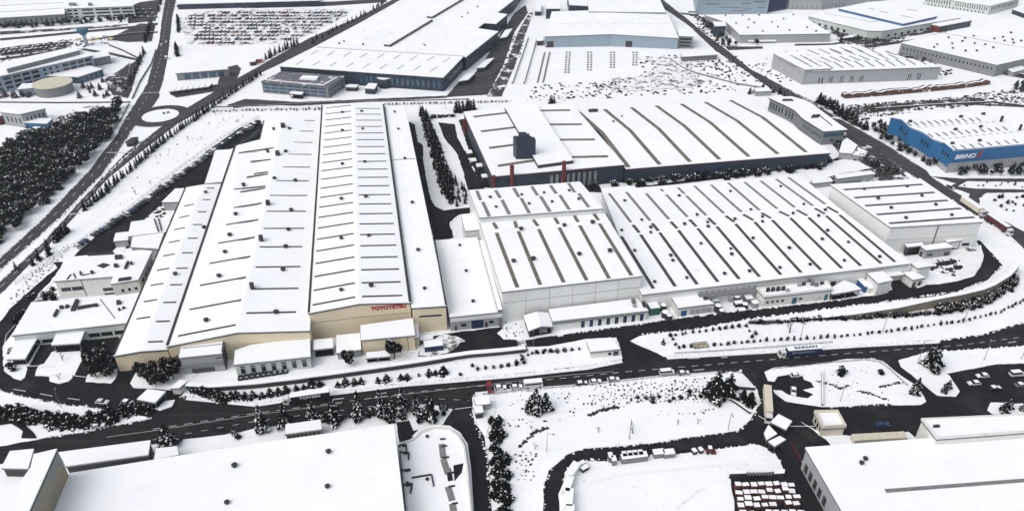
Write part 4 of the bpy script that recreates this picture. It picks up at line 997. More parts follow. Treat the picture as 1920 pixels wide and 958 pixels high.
# --- foreground
fl = building('warehouse', 'very large plain white roof filling the lower left foreground', [(128,889),(480,833),(738,797),(757,962),(764,1020),(60,1020)], 10, wall='lightgrey', cat='warehouse', gut='trim')
vents(fl, 0, [(440,874),(426,943),(616,848),(614,913)], 0.9)
for x0, y0, x1, y1 in ((747,838,762,836),(762,836,762,846),(750,850,767,851),(767,851,766,862),(752,885,770,882),(756,912,773,909),(773,909,770,925)):
    p, q = W(x0, y0, 3.3), W(x1, y1, 3.3); g = G(); g.bar(p, q, 0.4, 1.0); tag(g.make('duct', 'trim'), 'dark rail on the low roof beside the large plain roof', 'duct', 'rails beside the large plain roof')
fz = W(128, 892, 10)
f2 = W(92, 958, 10); d_ = (f2 - fz).normalized(); f2 = f2 + d_ * 12
hgt = zup(fz, 842)
blk = [fz + Vector((0, 0, hgt))]; zt = 10 + hgt
tb = building('tower_block', 'tall white roofed block with slanted weathered steel wall at the lower left corner', [(64,852),(107,842),(55,958),(20,1040),(-30,1040),(20,958),(38,905),(58,877)], zt, wall='steelwall', cat='building', gut='trim', over=0.05)
building('gate_house', 'small square white roof left of the weathered steel wall', [(20,847),(62,843),(52,877),(5,876)], 4, wall='trim', cat='building')
ls = building('open_shed', 'long narrow snowy shed between the road and the large plain roof', [(112,849),(281,827),(277,852),(125,873)], 5, wall='trim', cat='shed')
building('store_room', 'small white roof at the right end of the long narrow shed', [(294,842),(331,838),(334,852),(291,861)], 4, wall='trim', cat='shed')
yl = building('open_shed', 'white canopy with dark yellowish front among the roadside conifers', [(537,797),(600,788),(602,804),(536,813)], 4, wall='concrete', cat='shed')
wallrects(yl, 3, 2, rows(8,0.03,0.97,0.6,0.6,3.0), 'trim', 'opening')
rc = building('annex_building', 'low white roof with rounded end and parapet beside the south street', [(752,833),(774,827),(789,812),(814,804),(840,806),(858,818),(870,838),(876,880),(883,962),(886,1020),(770,1020),(764,958)], 3, wall='whitewall', cat='annex', parapet=0.9)
for x0, y0, x1, y1 in ((828,832,831,858),(831,860,840,888),(840,912,848,938),(848,944,856,990)):
    strips(rc, 0, [(x0,y0,x1,y1)], 2.0, 'greystrip')
for x0, y0, x1, y1 in ((825,824,835,823),(827,838,838,836),(829,859,842,857),(839,888,851,886),(841,913,853,911),(847,945,858,943),(772,896,809,890),(809,890,813,912)):
    strips(rc, 0, [(x0,y0,x1,y1)], 0.4, 'vent', 'pipe', 0.5)
roofbox(rc, 0, [(850,872),(869,868),(866,885),(852,902)], 0.05, 'asphalt', 'bare_patch'); roofbox(rc, 0, [(836,880),(845,876),(850,900),(840,902)], 0.05, 'asphalt', 'bare_patch')
vents(rc, 0, [(801,899),(764,906),(801,819)], 0.6)
fr = building('warehouse', 'large white roof in the lower right foreground with one long grey seam', [(1512,840),(1727,824),(1975,806),(1975,1020),(1625,1020),(1580,958)], 9, wall='lightgrey', cat='warehouse', gut='greytrim')
strips(fr, 0, [(1660,920,1975,896)], 1.3, 'greystrip', 'roof_seam')
vents(fr, 0, [(1615,869),(1622,861)], 0.9)
dk = [W(1502,870,0), W(1509,866,0), W(1538,918,0), W(1530,919,0)]
g = G(); g.hexa([p + Vector((0, 0, 1.2)) for p in dk], [p + Vector((0, 0, 1.5)) for p in dk]); g.make('dock_kerb', 'roofsnow', fr.root, fr.loc)
wallrects(fr, 5, 0, rows(5,0.3,0.95,0.6,1,4.5), 'trim', 'dock_door')
fu = building('factory_hall', 'cream parapet upper block at the right edge behind the lower right roof', [(1729,787),(1975,776),(1985,805),(1757,822)], 12, wall='whitewall', cat='building', parapet=0.6)
roofbox(fu, 0, [(1750,802),(1762,801),(1760,797),(1749,798)], 0.5)
gt = building('gate_house', 'pale gatehouse with raised parapet in the lower right yard', [(1528,774),(1569,773),(1584,800),(1543,802)], 4, wall='creampaint', cat='gatehouse', parapet=1.1)
wallrects(gt, 0, 3, rows(3,0.1,0.9,0.6,1.0,2.6))
for lab, px in (('largest snowy canopy at the yard checkpoint', [(1447,791),(1460,778),(1483,790),(1473,804)]), ('middle snowy canopy at the yard checkpoint', [(1434,812),(1441,799),(1455,813),(1438,823)]), ('lowest snowy canopy at the yard checkpoint', [(1443,828),(1462,819),(1471,824),(1453,835)])):
    building('checkpoint_canopy', lab, px, 4, wall='trim', open_sides=True, cat='canopy', group='checkpoint canopies')
ga = building('gate_house', 'white gate cabin at the mouth of the south street', [(889,763),(903,762),(905,772),(892,774)], 3, wall='trim', cat='gatehouse')
building('gate_house', 'snowy roof of the larger cabin beside the hedge of the south street', [(890,748),(916,744),(918,756),(894,759)], 3, wall='lightgrey', cat='gatehouse')

# ------------------------------------------------------------------ trees and plants
def leaf(g, p, d, s, k):
    d = d.normalized()
    x = d.cross(Vector((U(-.3, .3), U(-.3, .3), 1))).normalized()
    y = d * s
    x = x * s * U(.35, .6)
    g.k = k
    g.quad(p - x, p + y * .9 + Vector((0, 0, -s * .15)), p + x)
def conifer_crown(h, r, n, z0, snow=.18, s=.55, core=True, tiers=8):
    g = G()
    if core:
        g.k = 0
        m = 7
        lv = [[Vector((math.cos(a) * rr * U(.6, 1.0), math.sin(a) * rr * U(.6, 1.0), z)) for a in [6.283 * i / m for i in range(m)]] for z, rr in ((z0, r * .5), (z0 + (h - z0) * .35, r * .45), (z0 + (h - z0) * .9, r * .07))]
        g.hexa(lv[0], lv[1]); g.hexa(lv[1], lv[2])
    for i in range(n):
        t = 1 - math.sqrt(R())
        t = min(.98, max(0, (math.floor(t * tiers) + U(0, .45)) / tiers))
        a = U(0, 6.283)
        rr = r * (1 - t) * (0.75 + .35 * math.sin(a * 3 + t * 17)) + .08
        q = rr * math.sqrt(U(.3, 1))
        p = Vector((math.cos(a) * q, math.sin(a) * q, z0 + (h - z0) * t + U(-.1, .1)))
        d = Vector((math.cos(a), math.sin(a), U(-.5, .1)))
        sn = R() < snow * (1.3 - t)
        leaf(g, p + (Vector((0, 0, .12)) if sn else Vector()), d, s * U(.7, 1.3) * (1.2 - .6 * t), 1 if sn else 0)
    return g
def round_crown(h, r, n, z0, snow=.15, s=.6, lumps=7):
    g = G()
    L = [(Vector((U(-.55, .55) * r, U(-.55, .55) * r, z0 + (h - z0) * U(.3, .75))), r * U(.4, .62)) for _ in range(lumps)]
    for i in range(n):
        c, q = L[i % lumps]
        d = Vector((U(-1, 1), U(-1, 1), U(-.8, 1))).normalized()
        p = c + d * q * U(.55, 1.0)
        sn = d.z > .25 and R() < snow * 2.2
        leaf(g, p + (Vector((0, 0, .1)) if sn else Vector()), d + Vector((U(-.5, .5), U(-.5, .5), U(-.4, .4))), s * U(.7, 1.3), 1 if sn else 0)
    for c, q in L[:4]:
        g.k = 0; g.tube(c - Vector((0, 0, q * .6)), c + Vector((0, 0, q * .4)), q * .55, q * .35, 6)
    return g
def trunk_g(h, r, g=None):
    g = g or G(); g.tube((0, 0, -.2), (0, 0, h), r, r * .35, 6); return g
def join_trunk(g, h, r):
    g.k = 2; g.tube((0, 0, -.2), (0, 0, h), r, r * .4, 5); return g
PROTO = {}
def proto(key, name, cat, whole=None, crown=None, trunk=None, mats=('needle', 'roofsnow', 'bark')):
    if whole is not None:
        o = whole.make(name, list(mats))
    else:
        o = empty(name, (0, 0, 0))
        for nm, gg, mm in (('crown', crown, list(mats)), ('trunk', trunk, mats[2])):
            kid(o, gg.make(nm, mm, o))
    o['category'] = cat
    PROTO[key] = [o, False]
    return o
for i in range(3):
    proto(f'spruce{i}', 'conifer_tree', 'tree', crown=conifer_crown(8, 2.3 + .3 * i, 1000, .7, .12, .7), trunk=trunk_g(7.5, .18))
    proto(f'bigpine{i}', 'pine_tree', 'tree', crown=round_crown(8.5, 3.4, 1400, 1.2, .035, .8, 9), trunk=trunk_g(6, .3))
    proto(f'forest{i}', 'pine_tree', 'tree', whole=join_trunk(round_crown(7.5, 2.6, 450, .8, .03, .95, 6) if i else conifer_crown(8, 2.4, 400, .8, .05, 1.0), 5, .2), mats=('needle2', 'roofsnow', 'bark'))
    proto(f'cypress{i}', 'cypress_tree', 'tree', whole=join_trunk(conifer_crown(6.5, .95 + .1 * i, 240, .2, .025, .5, tiers=14), 5, .12))
    proto(f'fir{i}', 'young_conifer', 'tree', whole=join_trunk(conifer_crown(3.2, 1.05, 240, .15, .06, .42, tiers=6), 2.5, .08))
    proto(f'shrub{i}', 'shrub', 'shrub', whole=round_crown(1.3, .85, 120, .0, .05, .35, 4), mats=('needle', 'roofsnow', 'bark'))
def bare(h, n=3):
    g = G()
    def br(p, d, L, r, lv):
        q = p + d * L
        g.tube(p, q, r, r * .6, 4)
        if lv == 0: return
        for _ in range(3 if lv > 1 else 4):
            nd = (d + Vector((U(-.8, .8), U(-.8, .8), U(-.2, .4)))).normalized()
            br(p + d * L * U(.55, 1), nd, L * U(.55, .8), r * .55, lv - 1)
    br(Vector((0, 0, -.1)), Vector((0, 0, 1)), h * .3, h * .034, n)
    return g
for i in range(3): proto(f'bare{i}', 'bare_tree', 'tree', whole=bare(5, 3), mats=('twig',))
def plant(key, px, py, h=None, label='', group=None, wide=1.0, z=0.0, pt=None):
    p = pt if pt is not None else W(px, py, 0)
    p = Vector((p.x, p.y, z))
    o, used = PROTO[key]
    base = {'spruce': 8, 'bigpine': 8.5, 'forest': 7.5, 'cypress': 6.5, 'fir': 3.2, 'shrub': 1.3, 'bare': 5}[key.rstrip('012')]
    k = (h or base) / base
    if used: o = clone(o)
    else: PROTO[key][1] = True
    o.location = p; o.rotation_euler = (0, 0, U(0, 6.28)); o.scale = (k * wide * U(.9, 1.1), k * wide * U(.9, 1.1), k)
    o['label'] = label
    if group: o['group'] = group
    elif 'group' in o: del o['group']
    nm = next((b_ for a_, b_ in (('pine among', None), ('bushy tree', 'bushy_tree'), ('tree', 'evergreen_tree'), ('hedge bush', 'hedge_bush'), ('bush', 'bush')) if a_ in label), None)
    if nm and key[:-1] in ('forest', 'shrub'): o.name = nm
    return o
def pick(k): return f'{k}{random.randrange(3)}'
def inside(x, y, poly):
    c = False; n = len(poly)
    for i in range(n):
        (x0, y0), (x1, y1) = poly[i], poly[i - 1]
        if (y0 > y) != (y1 > y) and x < (x1 - x0) * (y - y0) / (y1 - y0) + x0: c = not c
    return c
def scatter(px, spacing, limit=9999, jit=.38):
    P = [W(x, y) for x, y in px]; Q = [(p.x, p.y) for p in P]
    x0, x1 = min(q[0] for q in Q), max(q[0] for q in Q); y0, y1 = min(q[1] for q in Q), max(q[1] for q in Q)
    out = []; y = y0; row = 0
    while y < y1:
        x = x0 + (row % 2) * spacing / 2
        while x < x1:
            q = Vector((x + U(-jit, jit) * spacing, y + U(-jit, jit) * spacing, 0))
            if inside(q.x, q.y, Q): out.append(q)
            x += spacing
        y += spacing * .87; row += 1
    random.shuffle(out)
    return sorted(out[:limit], key=lambda q: q.y)
def along(px, n, jit=0.0, t0=0.0, t1=1.0):
    P = [W(x, y) for x, y in px]; L = [0]
    for a, b in zip(P, P[1:]): L.append(L[-1] + (b - a).length)
    out = []
    for k in range(n):
        t = (t0 + (t1 - t0) * (k / (n - 1) if n > 1 else .5)) * L[-1]
        i = max(j for j in range(len(L)) if L[j] <= t + 1e-6); i = min(i, len(P) - 2)
        p = P[i].lerp(P[i + 1], (t - L[i]) / max(1e-6, L[i + 1] - L[i]))
        out.append(p + Vector((U(-jit, jit), U(-jit, jit), 0)))
    return out
# the pine wood on the left
WOOD = [(-40,305),(0,288),(35,270),(90,250),(140,240),(185,218),(215,204),(229,205),(224,225),(206,258),(170,300),(138,328),(80,388),(30,436),(0,462),(-40,495)]
for p in scatter(WOOD, 5.0, 275):
    plant(random.choice(['forest0', 'forest1', 'forest1', 'forest2', 'forest2']), 0, 0, U(5.0, 8.5), 'dark snow dusted pine among the dense wood left of the avenue', 'pines of the wood', U(1.05, 1.35), pt=p)
# cypress row beside the service road
for a, n in (([(30,507),(62,498)], 2), ([(76,487),(92,478),(92,468)], 4), ([(102,455),(112,448),(125,437),(130,432)], 9), ([(160,394),(178,380),(200,362)], 8), ([(203,358),(240,326),(283,288),(320,257)], 26), ([(322,255),(350,236),(385,212),(420,187)], 24), ([(424,184),(450,166),(487,142)], 16)):
    for p in along(a, n, .6): plant(pick('cypress'), 0, 0, U(4.6, 6.8), 'dark slender cypress in the long row edging the service road', 'cypresses along the service road', 1.15, pt=p)
for p in along([(500,112),(518,101),(540,92),(556,84)], 12, .8): plant(pick('cypress'), 0, 0, U(5, 8), 'dark cypress between the vehicle park and the service road', 'cypresses below the vehicle park', 1.2, pt=p)
for p in along([(584,82),(620,62),(665,38),(700,20),(720,8)], 26, 1.5): plant(pick('cypress'), 0, 0, U(3, 6), 'small dark conifer along the edge of the long slate hall', 'conifers along the slate hall', 1.4, pt=p)
for p in along([(332,106),(330,88)], 10, .7) + along([(335,62),(334,35)], 16, .7): plant(pick('cypress'), 0, 0, U(4, 7), 'dark conifer on the verge between avenue and vehicle park', 'conifers on the avenue verge', 1.5, pt=p)
for p in along([(245,160),(262,120),(268,100)], 16, 1.2) + along([(272,80),(282,45)], 16, 1.0) + along([(295,25),(303,0)], 10, .8): plant(pick('cypress'), 0, 0, U(3.5, 6.5), 'dark conifer on the left verge of the avenue', 'conifers left of the avenue', 1.5, pt=p)
for p in scatter([(140,185),(150,162),(215,150),(236,155),(232,185)], 9, 26): plant(pick('spruce'), 0, 0, U(3, 6), 'scattered garden conifer on the snow beside the round hall', 'garden conifers by the round hall', 1.0, pt=p)
for p in along([(0,54),(60,51),(125,47)], 26, 2.5) + along([(130,46),(180,42),(248,36)], 24, 2.0): plant(pick('forest'), 0, 0, U(3, 5.5), 'dark tree in the belt before the top left factory', 'tree belt of the top left factory', 1.1, pt=p)
for p in along([(0,184),(35,182),(70,181)], 10, 2.5): plant(pick('spruce'), 0, 0, U(4, 7), 'dark conifer at the foot of the pale blue slab', 'conifers below the pale blue slab', .9, pt=p)
# cypress block between the factory halls
for p in scatter([(788,212),(798,212),(832,300),(848,345),(852,382),(838,380),(818,330)], 2.9, 110): plant(pick('cypress'), 0, 0, U(5.5, 8), 'tall dark cypress in the dense strip between the two factories', 'cypresses between the factories', 1.35, pt=p)
for p in scatter([(826,345),(868,340),(884,385),(845,388)], 4.5, 26): plant(pick('cypress'), 0, 0, U(4, 6.5), 'slim cypress standing apart in the snow at the end of the strip', 'cypresses at the end of the strip', .9, pt=p)
for p in along([(854,212),(862,211),(875,210)], 6, .8) + along([(878,208),(888,207)], 4, .8): plant(pick('cypress'), 0, 0, U(7, 9.5), 'tall cypress behind the far corner of the dark slate hall', 'cypresses at the slate hall corner', 1.3, pt=p)
for p in along([(1031,196),(1038,196)], 3, .5): plant(pick('cypress'), 0, 0, U(6, 8), 'dark cypress behind the raised centre roof of the slate hall', 'cypresses behind the raised roof', 1.3, pt=p)
for p in along([(810,222),(850,219)], 12, .6): plant(pick('shrub'), 0, 0, U(1.5, 2.4), 'dark clipped shrub across the head of the back lane', 'shrubs at the back lane', 1.0, pt=p)
# shrubs behind the wide hall
for p in scatter([(1132,352),(1145,338),(1300,324),(1420,314),(1540,304),(1560,300),(1556,316),(1420,330),(1260,345),(1160,354)], 5.0, 110): plant(pick('shrub'), 0, 0, U(2.5, 4.0), 'dark snow flecked bush in the belt behind the wide striped hall', 'bushes behind the wide hall', 1.15, pt=p)
for p in scatter([(1090,348),(1115,338),(1128,352),(1110,362)], 5, 9): plant(pick('forest'), 0, 0, U(4, 6), 'dark tree squeezed between white and slate halls', 'trees between white and slate halls', 1.1, pt=p)
# along the highway
for p in along([(1533,190),(1550,200),(1570,214),(1600,232),(1622,244)], 24, 1.6): plant(pick('cypress'), 0, 0, U(6, 9), 'dark cone shaped conifer in the row beyond the highway', 'conifers beyond the highway', 1.6, pt=p)
for p in scatter([(1626,240),(1652,232),(1672,252),(1780,304),(1775,322),(1740,312),(1700,290),(1660,268)], 4.2, 150): plant(pick('forest'), 0, 0, U(3.2, 5.5), 'dark bushy tree in the verge below the blue warehouse', 'verge trees of the blue warehouse', 1.1, pt=p)
for p in scatter([(1790,318),(1860,308),(1925,306),(1960,310),(1960,330),(1800,330)], 4.6, 85): plant(pick('forest'), 0, 0, U(2.8, 5), 'dark tree before the lettered blue front', 'trees before the blue front', 1.1, pt=p)
for p in scatter([(1310,42),(1325,38),(1345,55),(1365,80),(1395,84),(1440,86),(1355,88),(1335,68)], 6.0, 50): plant(pick('forest'), 0, 0, U(3.5, 6), 'dark tree in the verge before the dotted roof hall', 'verge trees of the dotted roof hall', 1.0, pt=p)
for p in along([(1560,260),(1590,282),(1620,300),(1650,316),(1680,325)], 22, 3.0): plant(pick('forest'), 0, 0, U(3, 5), 'bushy tree on the factory side of the highway', 'trees on the near side of the highway', 1.0, pt=p)
for p in along([(1408,176),(1440,172),(1470,180)], 8, 1.5): plant(pick('cypress'), 0, 0, U(4, 6.5), 'dark conifer at the back corner of the arched roof', 'conifers behind the arched roof', 1.6, pt=p)
for p in along([(1690,108),(1720,114),(1770,118)], 8, 2) + along([(1780,122),(1830,128)], 10, 1.5) + along([(1885,132),(1915,122)], 8, 1.5): plant(pick('cypress'), 0, 0, U(3, 5), 'small dark conifer at the foot of the vast dotted warehouse', 'conifers of the dotted warehouse', 1.5, pt=p)
for p in scatter([(1900,158),(1925,155),(1930,172),(1905,176)], 5, 10): plant(pick('forest'), 0, 0, U(4, 6), 'dark tree at the right edge above the blue warehouse', 'trees at the right edge', 1.0, pt=p)
for p in along([(1578,82),(1600,74),(1650,80)], 14, 4): plant(pick('forest'), 0, 0, U(2.5, 4.5), 'dark tree in the yard before the pale depot', 'trees in the depot yard', 1.0, pt=p)
for p in scatter([(1850,375),(1880,368),(1925,367),(1960,366),(1960,410),(1925,420),(1890,398)], 5.2, 60): plant(pick('shrub'), 0, 0, U(1, 2.2), 'small dark shrub on the snowy plot inside the road fork', 'shrubs in the road fork', .9, pt=p)
for p in along([(1800,344),(1920,349)], 12, 3): plant(pick('shrub'), 0, 0, U(.7, 1.2), 'tiny shrub on the snowy wedge between the branch roads', 'shrubs between branch roads', .9, pt=p)
# roadside conifers south of the main road
for x, y, h in ((493,808,11),(537,800,10),(586,784,8.5),(629,793,11),(674,784,11.5),(715,778,11),(735,776,8.5),(756,772,10.5),(781,774,8),(808,786,10.5)):
    plant(pick('spruce'), x, y, h * 1.15, 'tall dark snow laden conifer between main road and large plain roof', 'conifers south of the main road', .62)
for p in scatter([(585,790),(625,786),(700,775),(760,765),(800,765),(838,770),(820,790),(780,793),(700,790),(600,800)], 5.5, 34): plant(pick('shrub'), 0, 0, U(1.6, 3.2), 'snow laden bush under the roadside conifers', 'bushes under the roadside conifers', 1.0, pt=p)
for x, y in ((832,778),(836,770),(827,766),(440,815),(445,822)): plant(pick('shrub'), x, y, 1.8, 'dark rounded bush at the end of the conifer strip', 'bushes ending the conifer strip')
plant('spruce1', 317, 836, 10, 'lone conifer between long narrow shed and road', None, 1.0)
for x, y, h in ((997,770,8),(1010,773,8.5),(1023,767,8),(1005,758,8)): plant(pick('spruce'), x, y, h, 'dark conifer in the tight clump on the open snowfield', 'conifer clump on the snowfield', 1.0)
for x, y, h, lab in ((1340,745,13,'tallest spreading spruce at the snowfield corner'), (1365,742,10.5,'second spruce at the snowfield corner beside the tallest'), (1393,748,5,'short dark cypress left of its twin on the corner plot'), (1406,758,6.5,'dark cypress right of its twin on the corner plot'), (1747,689,12,'broad dark spruce on the snowy traffic island')):
    plant('cypress1' if 'cypress' in lab else pick('spruce'), x, y, h, lab, None, 1.9 if 'cypress' in lab else 1.0)
for p in scatter([(1700,735),(1718,720),(1730,745),(1720,752)], 3.6, 8): plant(pick('spruce'), 0, 0, U(5, 7), 'dark conifer in the cluster at the island tip', 'conifers at the island tip', .8, pt=p)
for p in scatter([(1762,735),(1775,722),(1790,730),(1780,742)], 3.2, 7): plant(pick('forest'), 0, 0, U(3, 4.5), 'dark tree in the cluster on the traffic island point', 'trees on the traffic island point', .9, pt=p)
for x, y in ((1882,772),(1890,766),(1918,770)): plant(pick('spruce'), x, y, 5.5, 'dark conifer on the small island before the cream block', 'conifers before the cream block', .9)
for p in scatter([(1640,690),(1660,688),(1672,702),(1655,708)], 3.5, 8): plant(pick('shrub'), 0, 0, U(2, 3), 'bare dark bush on the large snowy island', 'bushes on the large island', 1.0, pt=p)
plant('shrub0', 1576, 702, 3.2, 'single dark round bush on the large snowy island', None, 1.0)
# factory front
for x, y, h, lab in ((740,672,8.5,'large rounded dark tree before the cream annex'), (655,682,6.5,'smaller rounded dark tree left of the bicycle shelters')): plant('bigpine0' if h > 8 else 'bigpine1', x, y, h, lab, None, .85)
for x, y, h in ((178,690,9),(190,702,10),(204,694,9),(192,680,9),(208,706,7),(182,708,6)): plant(pick('bigpine'), x, y, h, 'big black crowned pine in the clump west of the cream hall', 'pines west of the cream hall', .8)
for x, y, h in ((263,706,6.5),(277,716,7),(292,722,7.5),(308,720,7.5),(326,712,7),(335,700,8),(318,700,8),(290,700,6),(275,698,5)): plant(pick('bigpine'), x, y, h, 'black snow flecked pine in the clump before the south west corner', 'pines before the south west corner', .75)
for p in along([(364,734),(388,743),(412,747),(440,749)], 20, 1.2): plant(pick('fir'), 0, 0, U(2.2, 4.2), 'dark young conifer in the crowded bed at the west gate', 'conifers of the west gate bed', 1.3, pt=p)
for x, y in ((461,747),(475,745),(492,745),(507,741),(523,739),(537,735),(556,731),(570,729),(585,724),(601,722),(634,724),(648,721),(665,720),(678,718),(709,716),(725,714),(752,711),(764,710),(805,703),(817,702),(832,701)):
    plant(pick('fir'), x, y, U(2.6, 4.6), 'dark young conifer in the single row between boundary wall and main road', 'young conifers along the main road', 1.15)
for x, y in ((886,688),(895,694),(910,692),(926,691),(940,689),(953,687),(968,684),(982,683),(980,676),(977,669),(990,667),(998,664),(1006,663),(1018,663),(1032,661),(1045,661),(1059,659),(1072,657),(1086,656),(785,705),(863,704),(1022,659)):
    plant(pick('shrub'), x, y, U(1.2, 2.2), 'small dark shrub on the verge before the navy door row', 'verge shrubs before the changing rooms', .8)
D6 = [(460,238),(520,228),(592,220),(632,208),(710,195),(783,190),(857,180),(935,168),(1008,158),(1080,150),(1153,143),(1227,132),(1312,125),(1345,180),(1376,248),(1410,215),(1398,300),(1327,308),(1258,312),(1178,320),(1107,328),(1028,338),(952,340),(685,360),(610,362),(552,372),(516,335),(488,278)]
for x, y in D6: plant(pick('shrub'), 1180 + x / 5.99, 590 + (y + 12) / 5.99, U(1.3, 2.0), 'small dark shrub in the ring round the entrance flower bed', 'shrubs round the entrance bed', .75)
plant('cypress0', 1243, 646, 3.5, 'single small cypress on the entrance island tip', None, 1.6)
for p in along([(1425,641),(1500,637),(1600,630),(1700,618),(1800,604),(1870,588),(1920,565)], 46, .3): plant(pick('shrub'), 0, 0, U(1.3, 1.9), 'small dark shrub in the long even row above the main road', 'even row of shrubs', .65, pt=p)
for p in along([(1410,607),(1470,604),(1525,600),(1600,597),(1700,592),(1755,588)], 60, .5): plant(pick('shrub'), 0, 0, U(1.2, 2.0), 'dark hedge bush at the foot of the retaining wall', 'hedge under the retaining wall', 1.1, pt=p)
for p in scatter([(1757,587),(1757,577),(1800,569),(1856,553),(1903,518),(1910,524),(1896,546),(1850,572),(1800,586)], 2.6, 120): plant(pick('shrub'), 0, 0, U(1.8, 3.0), 'dark dense bush below the curve of the retaining wall', 'bushes under the curved wall', 1.2, pt=p)
# west hedge, south street hedge
for p in scatter([(1180,742),(1300,730),(1330,750),(1200,756)], 3.2, 34): plant(pick('shrub'), 0, 0, U(.8, 1.5), 'dark dead shrub in the weedy band of the snowfield', 'dead shrubs of the snowfield', 1.2, pt=p)
for p in along([(-5,776),(30,780),(70,786),(120,796),(160,794),(200,786),(215,782)], 60, 1.3): plant(pick('fir'), 0, 0, U(4.0, 6), 'black green conifer in the thick hedge along the west yard', 'conifer hedge of the west yard', 1.2, pt=p)
for p in along([(225,776),(250,772),(262,765),(280,768)], 16, 1.4): plant(pick('fir'), 0, 0, U(3, 4.5), 'dark conifer around the west gate shelter', 'conifers round the west gate shelter', 1.3, pt=p)
for p in scatter([(915,792),(935,786),(945,830),(955,880),(962,975),(928,975),(925,880)], 2.7, 110): plant(pick('fir'), 0, 0, U(3, 4.6), 'dark snow flecked conifer in the thick hedge beside the south street', 'hedge of the south street', 1.2, pt=p)
for x, y in ((75,570),(85,560),(95,555),(100,562),(70,575),(60,560),(100,545),(40,598),(30,606),(46,590),(24,665),(20,690),(28,695)): plant(pick('shrub'), x, y, U(1.8, 3), 'dark bush on the verge of the west loop road', 'bushes by the west loop road', 1.1)
for x, y in ((220,612),(228,608),(212,618)): plant(pick('bigpine'), x, y, 5, 'dark tree in the corner of the long low office', 'trees by the long low office', .7)
# bare trees
for x, y, h, lab in ((1480,624,9,'wide bare grey tree on the snow bank above the main road'), (118,676,6,'bare tree in the middle of the west parking island'), (112,712,5,'bare frosted tree at the south tip of the parking island'), (1186,812,6,'bare sapling beside a lamp post on the snowfield'), (1122,810,4.5,'small bare sapling on the snowfield below the conifer clump'), (1270,796,4,'bare sapling on the snowfield under the dead weeds'), (1308,794,4,'bare sapling nearest the corner plot on the snowfield'), (996,803,4,'bare sapling at the west end of the snowfield'), (1003,842,4.5,'bare bush above the bend of the yard road')):
    plant(pick('bare'), x, y, h, lab, None, 1.0)
for x, y in ((297,310),(292,296),(302,294),(353,263),(378,262),(420,228),(443,230),(447,229),(404,215),(413,214),(318,285),(327,263),(283,346),(255,365)): plant(pick('bare'), x, y, U(3, 5), 'bare frosted sapling on the snow slope above the car park', 'saplings on the car park slope', 1.0)
for p in along([(385,211),(480,208),(604,206)], 30, .8) + along([(722,197),(800,195),(950,192)], 34, .5): plant(pick('shrub'), 0, 0, U(.9, 1.7), 'tiny dark shrub along the northern boundary fence', 'shrubs along the northern boundary', .8, pt=p)
for x, y in ((330,213),(322,215),(318,205)): plant(pick('shrub'), x - 14, y, 1.6, 'little shrub on the roundabout island', 'shrubs on the roundabout')

# ground cover and debris no one could count
def litter(name, label, areas, smin, smax, m, flat=.5):
    g = G()
    for px, n in areas:
        for q in scatter(px, 1.0, n, .5) if n > 3000 else (lambda L_: L_[:n])(random.sample(*(lambda z: (z, len(z)))(scatter(px, 1.6, 99999, .5)))):
            s = U(smin, smax); a = U(0, 6.28)
            c, d = math.cos(a) * s, math.sin(a) * s
            k = U(.4, 1.6)
            g.hexa([(q.x - c, q.y - d, -.05), (q.x + d * k, q.y - c * k, -.05), (q.x + c, q.y + d, -.05), (q.x - d * k, q.y + c * k, -.05)],
                   [(q.x - c * .5, q.y - d * .5, s * flat), (q.x + d * k * .5, q.y - c * k * .5, s * flat * .8), (q.x + c * .5, q.y + d * .5, s * flat), (q.x - d * k * .5, q.y + c * k * .5, s * flat * .9)])
    tag(g.make(name, m), label, None, None, 'stuff')
litter('dead_weeds', 'dead weeds poking through the snow', [
  ([(1110,722),(1240,714),(1340,705),(1340,755),(1200,758),(1150,770),(1100,760)], 420), ([(1160,740),(1300,725),(1335,748),(1190,757)], 900), ([(1230,770),(1330,766),(1360,770),(1300,778),(1230,778)], 90),
  ([(965,740),(1100,730),(1090,780),(1000,800),(940,800)], 60), ([(20,560),(95,470),(140,455),(120,480),(70,530),(30,590)], 140), ([(250,330),(400,220),(470,215),(430,250),(330,320),(200,430)], 60),
  ([(1500,690),(1620,685),(1660,740),(1560,745)], 70), ([(980,180),(1160,165),(1160,185),(990,192)], 60), ([(0,110),(60,90),(150,84),(130,100),(20,130)], 70), ([(965,845),(1010,850),(1000,900),(970,900)], 50), ([(920,600),(980,608),(988,632),(945,634)], 26)], .14, .5, 'weed', .9)
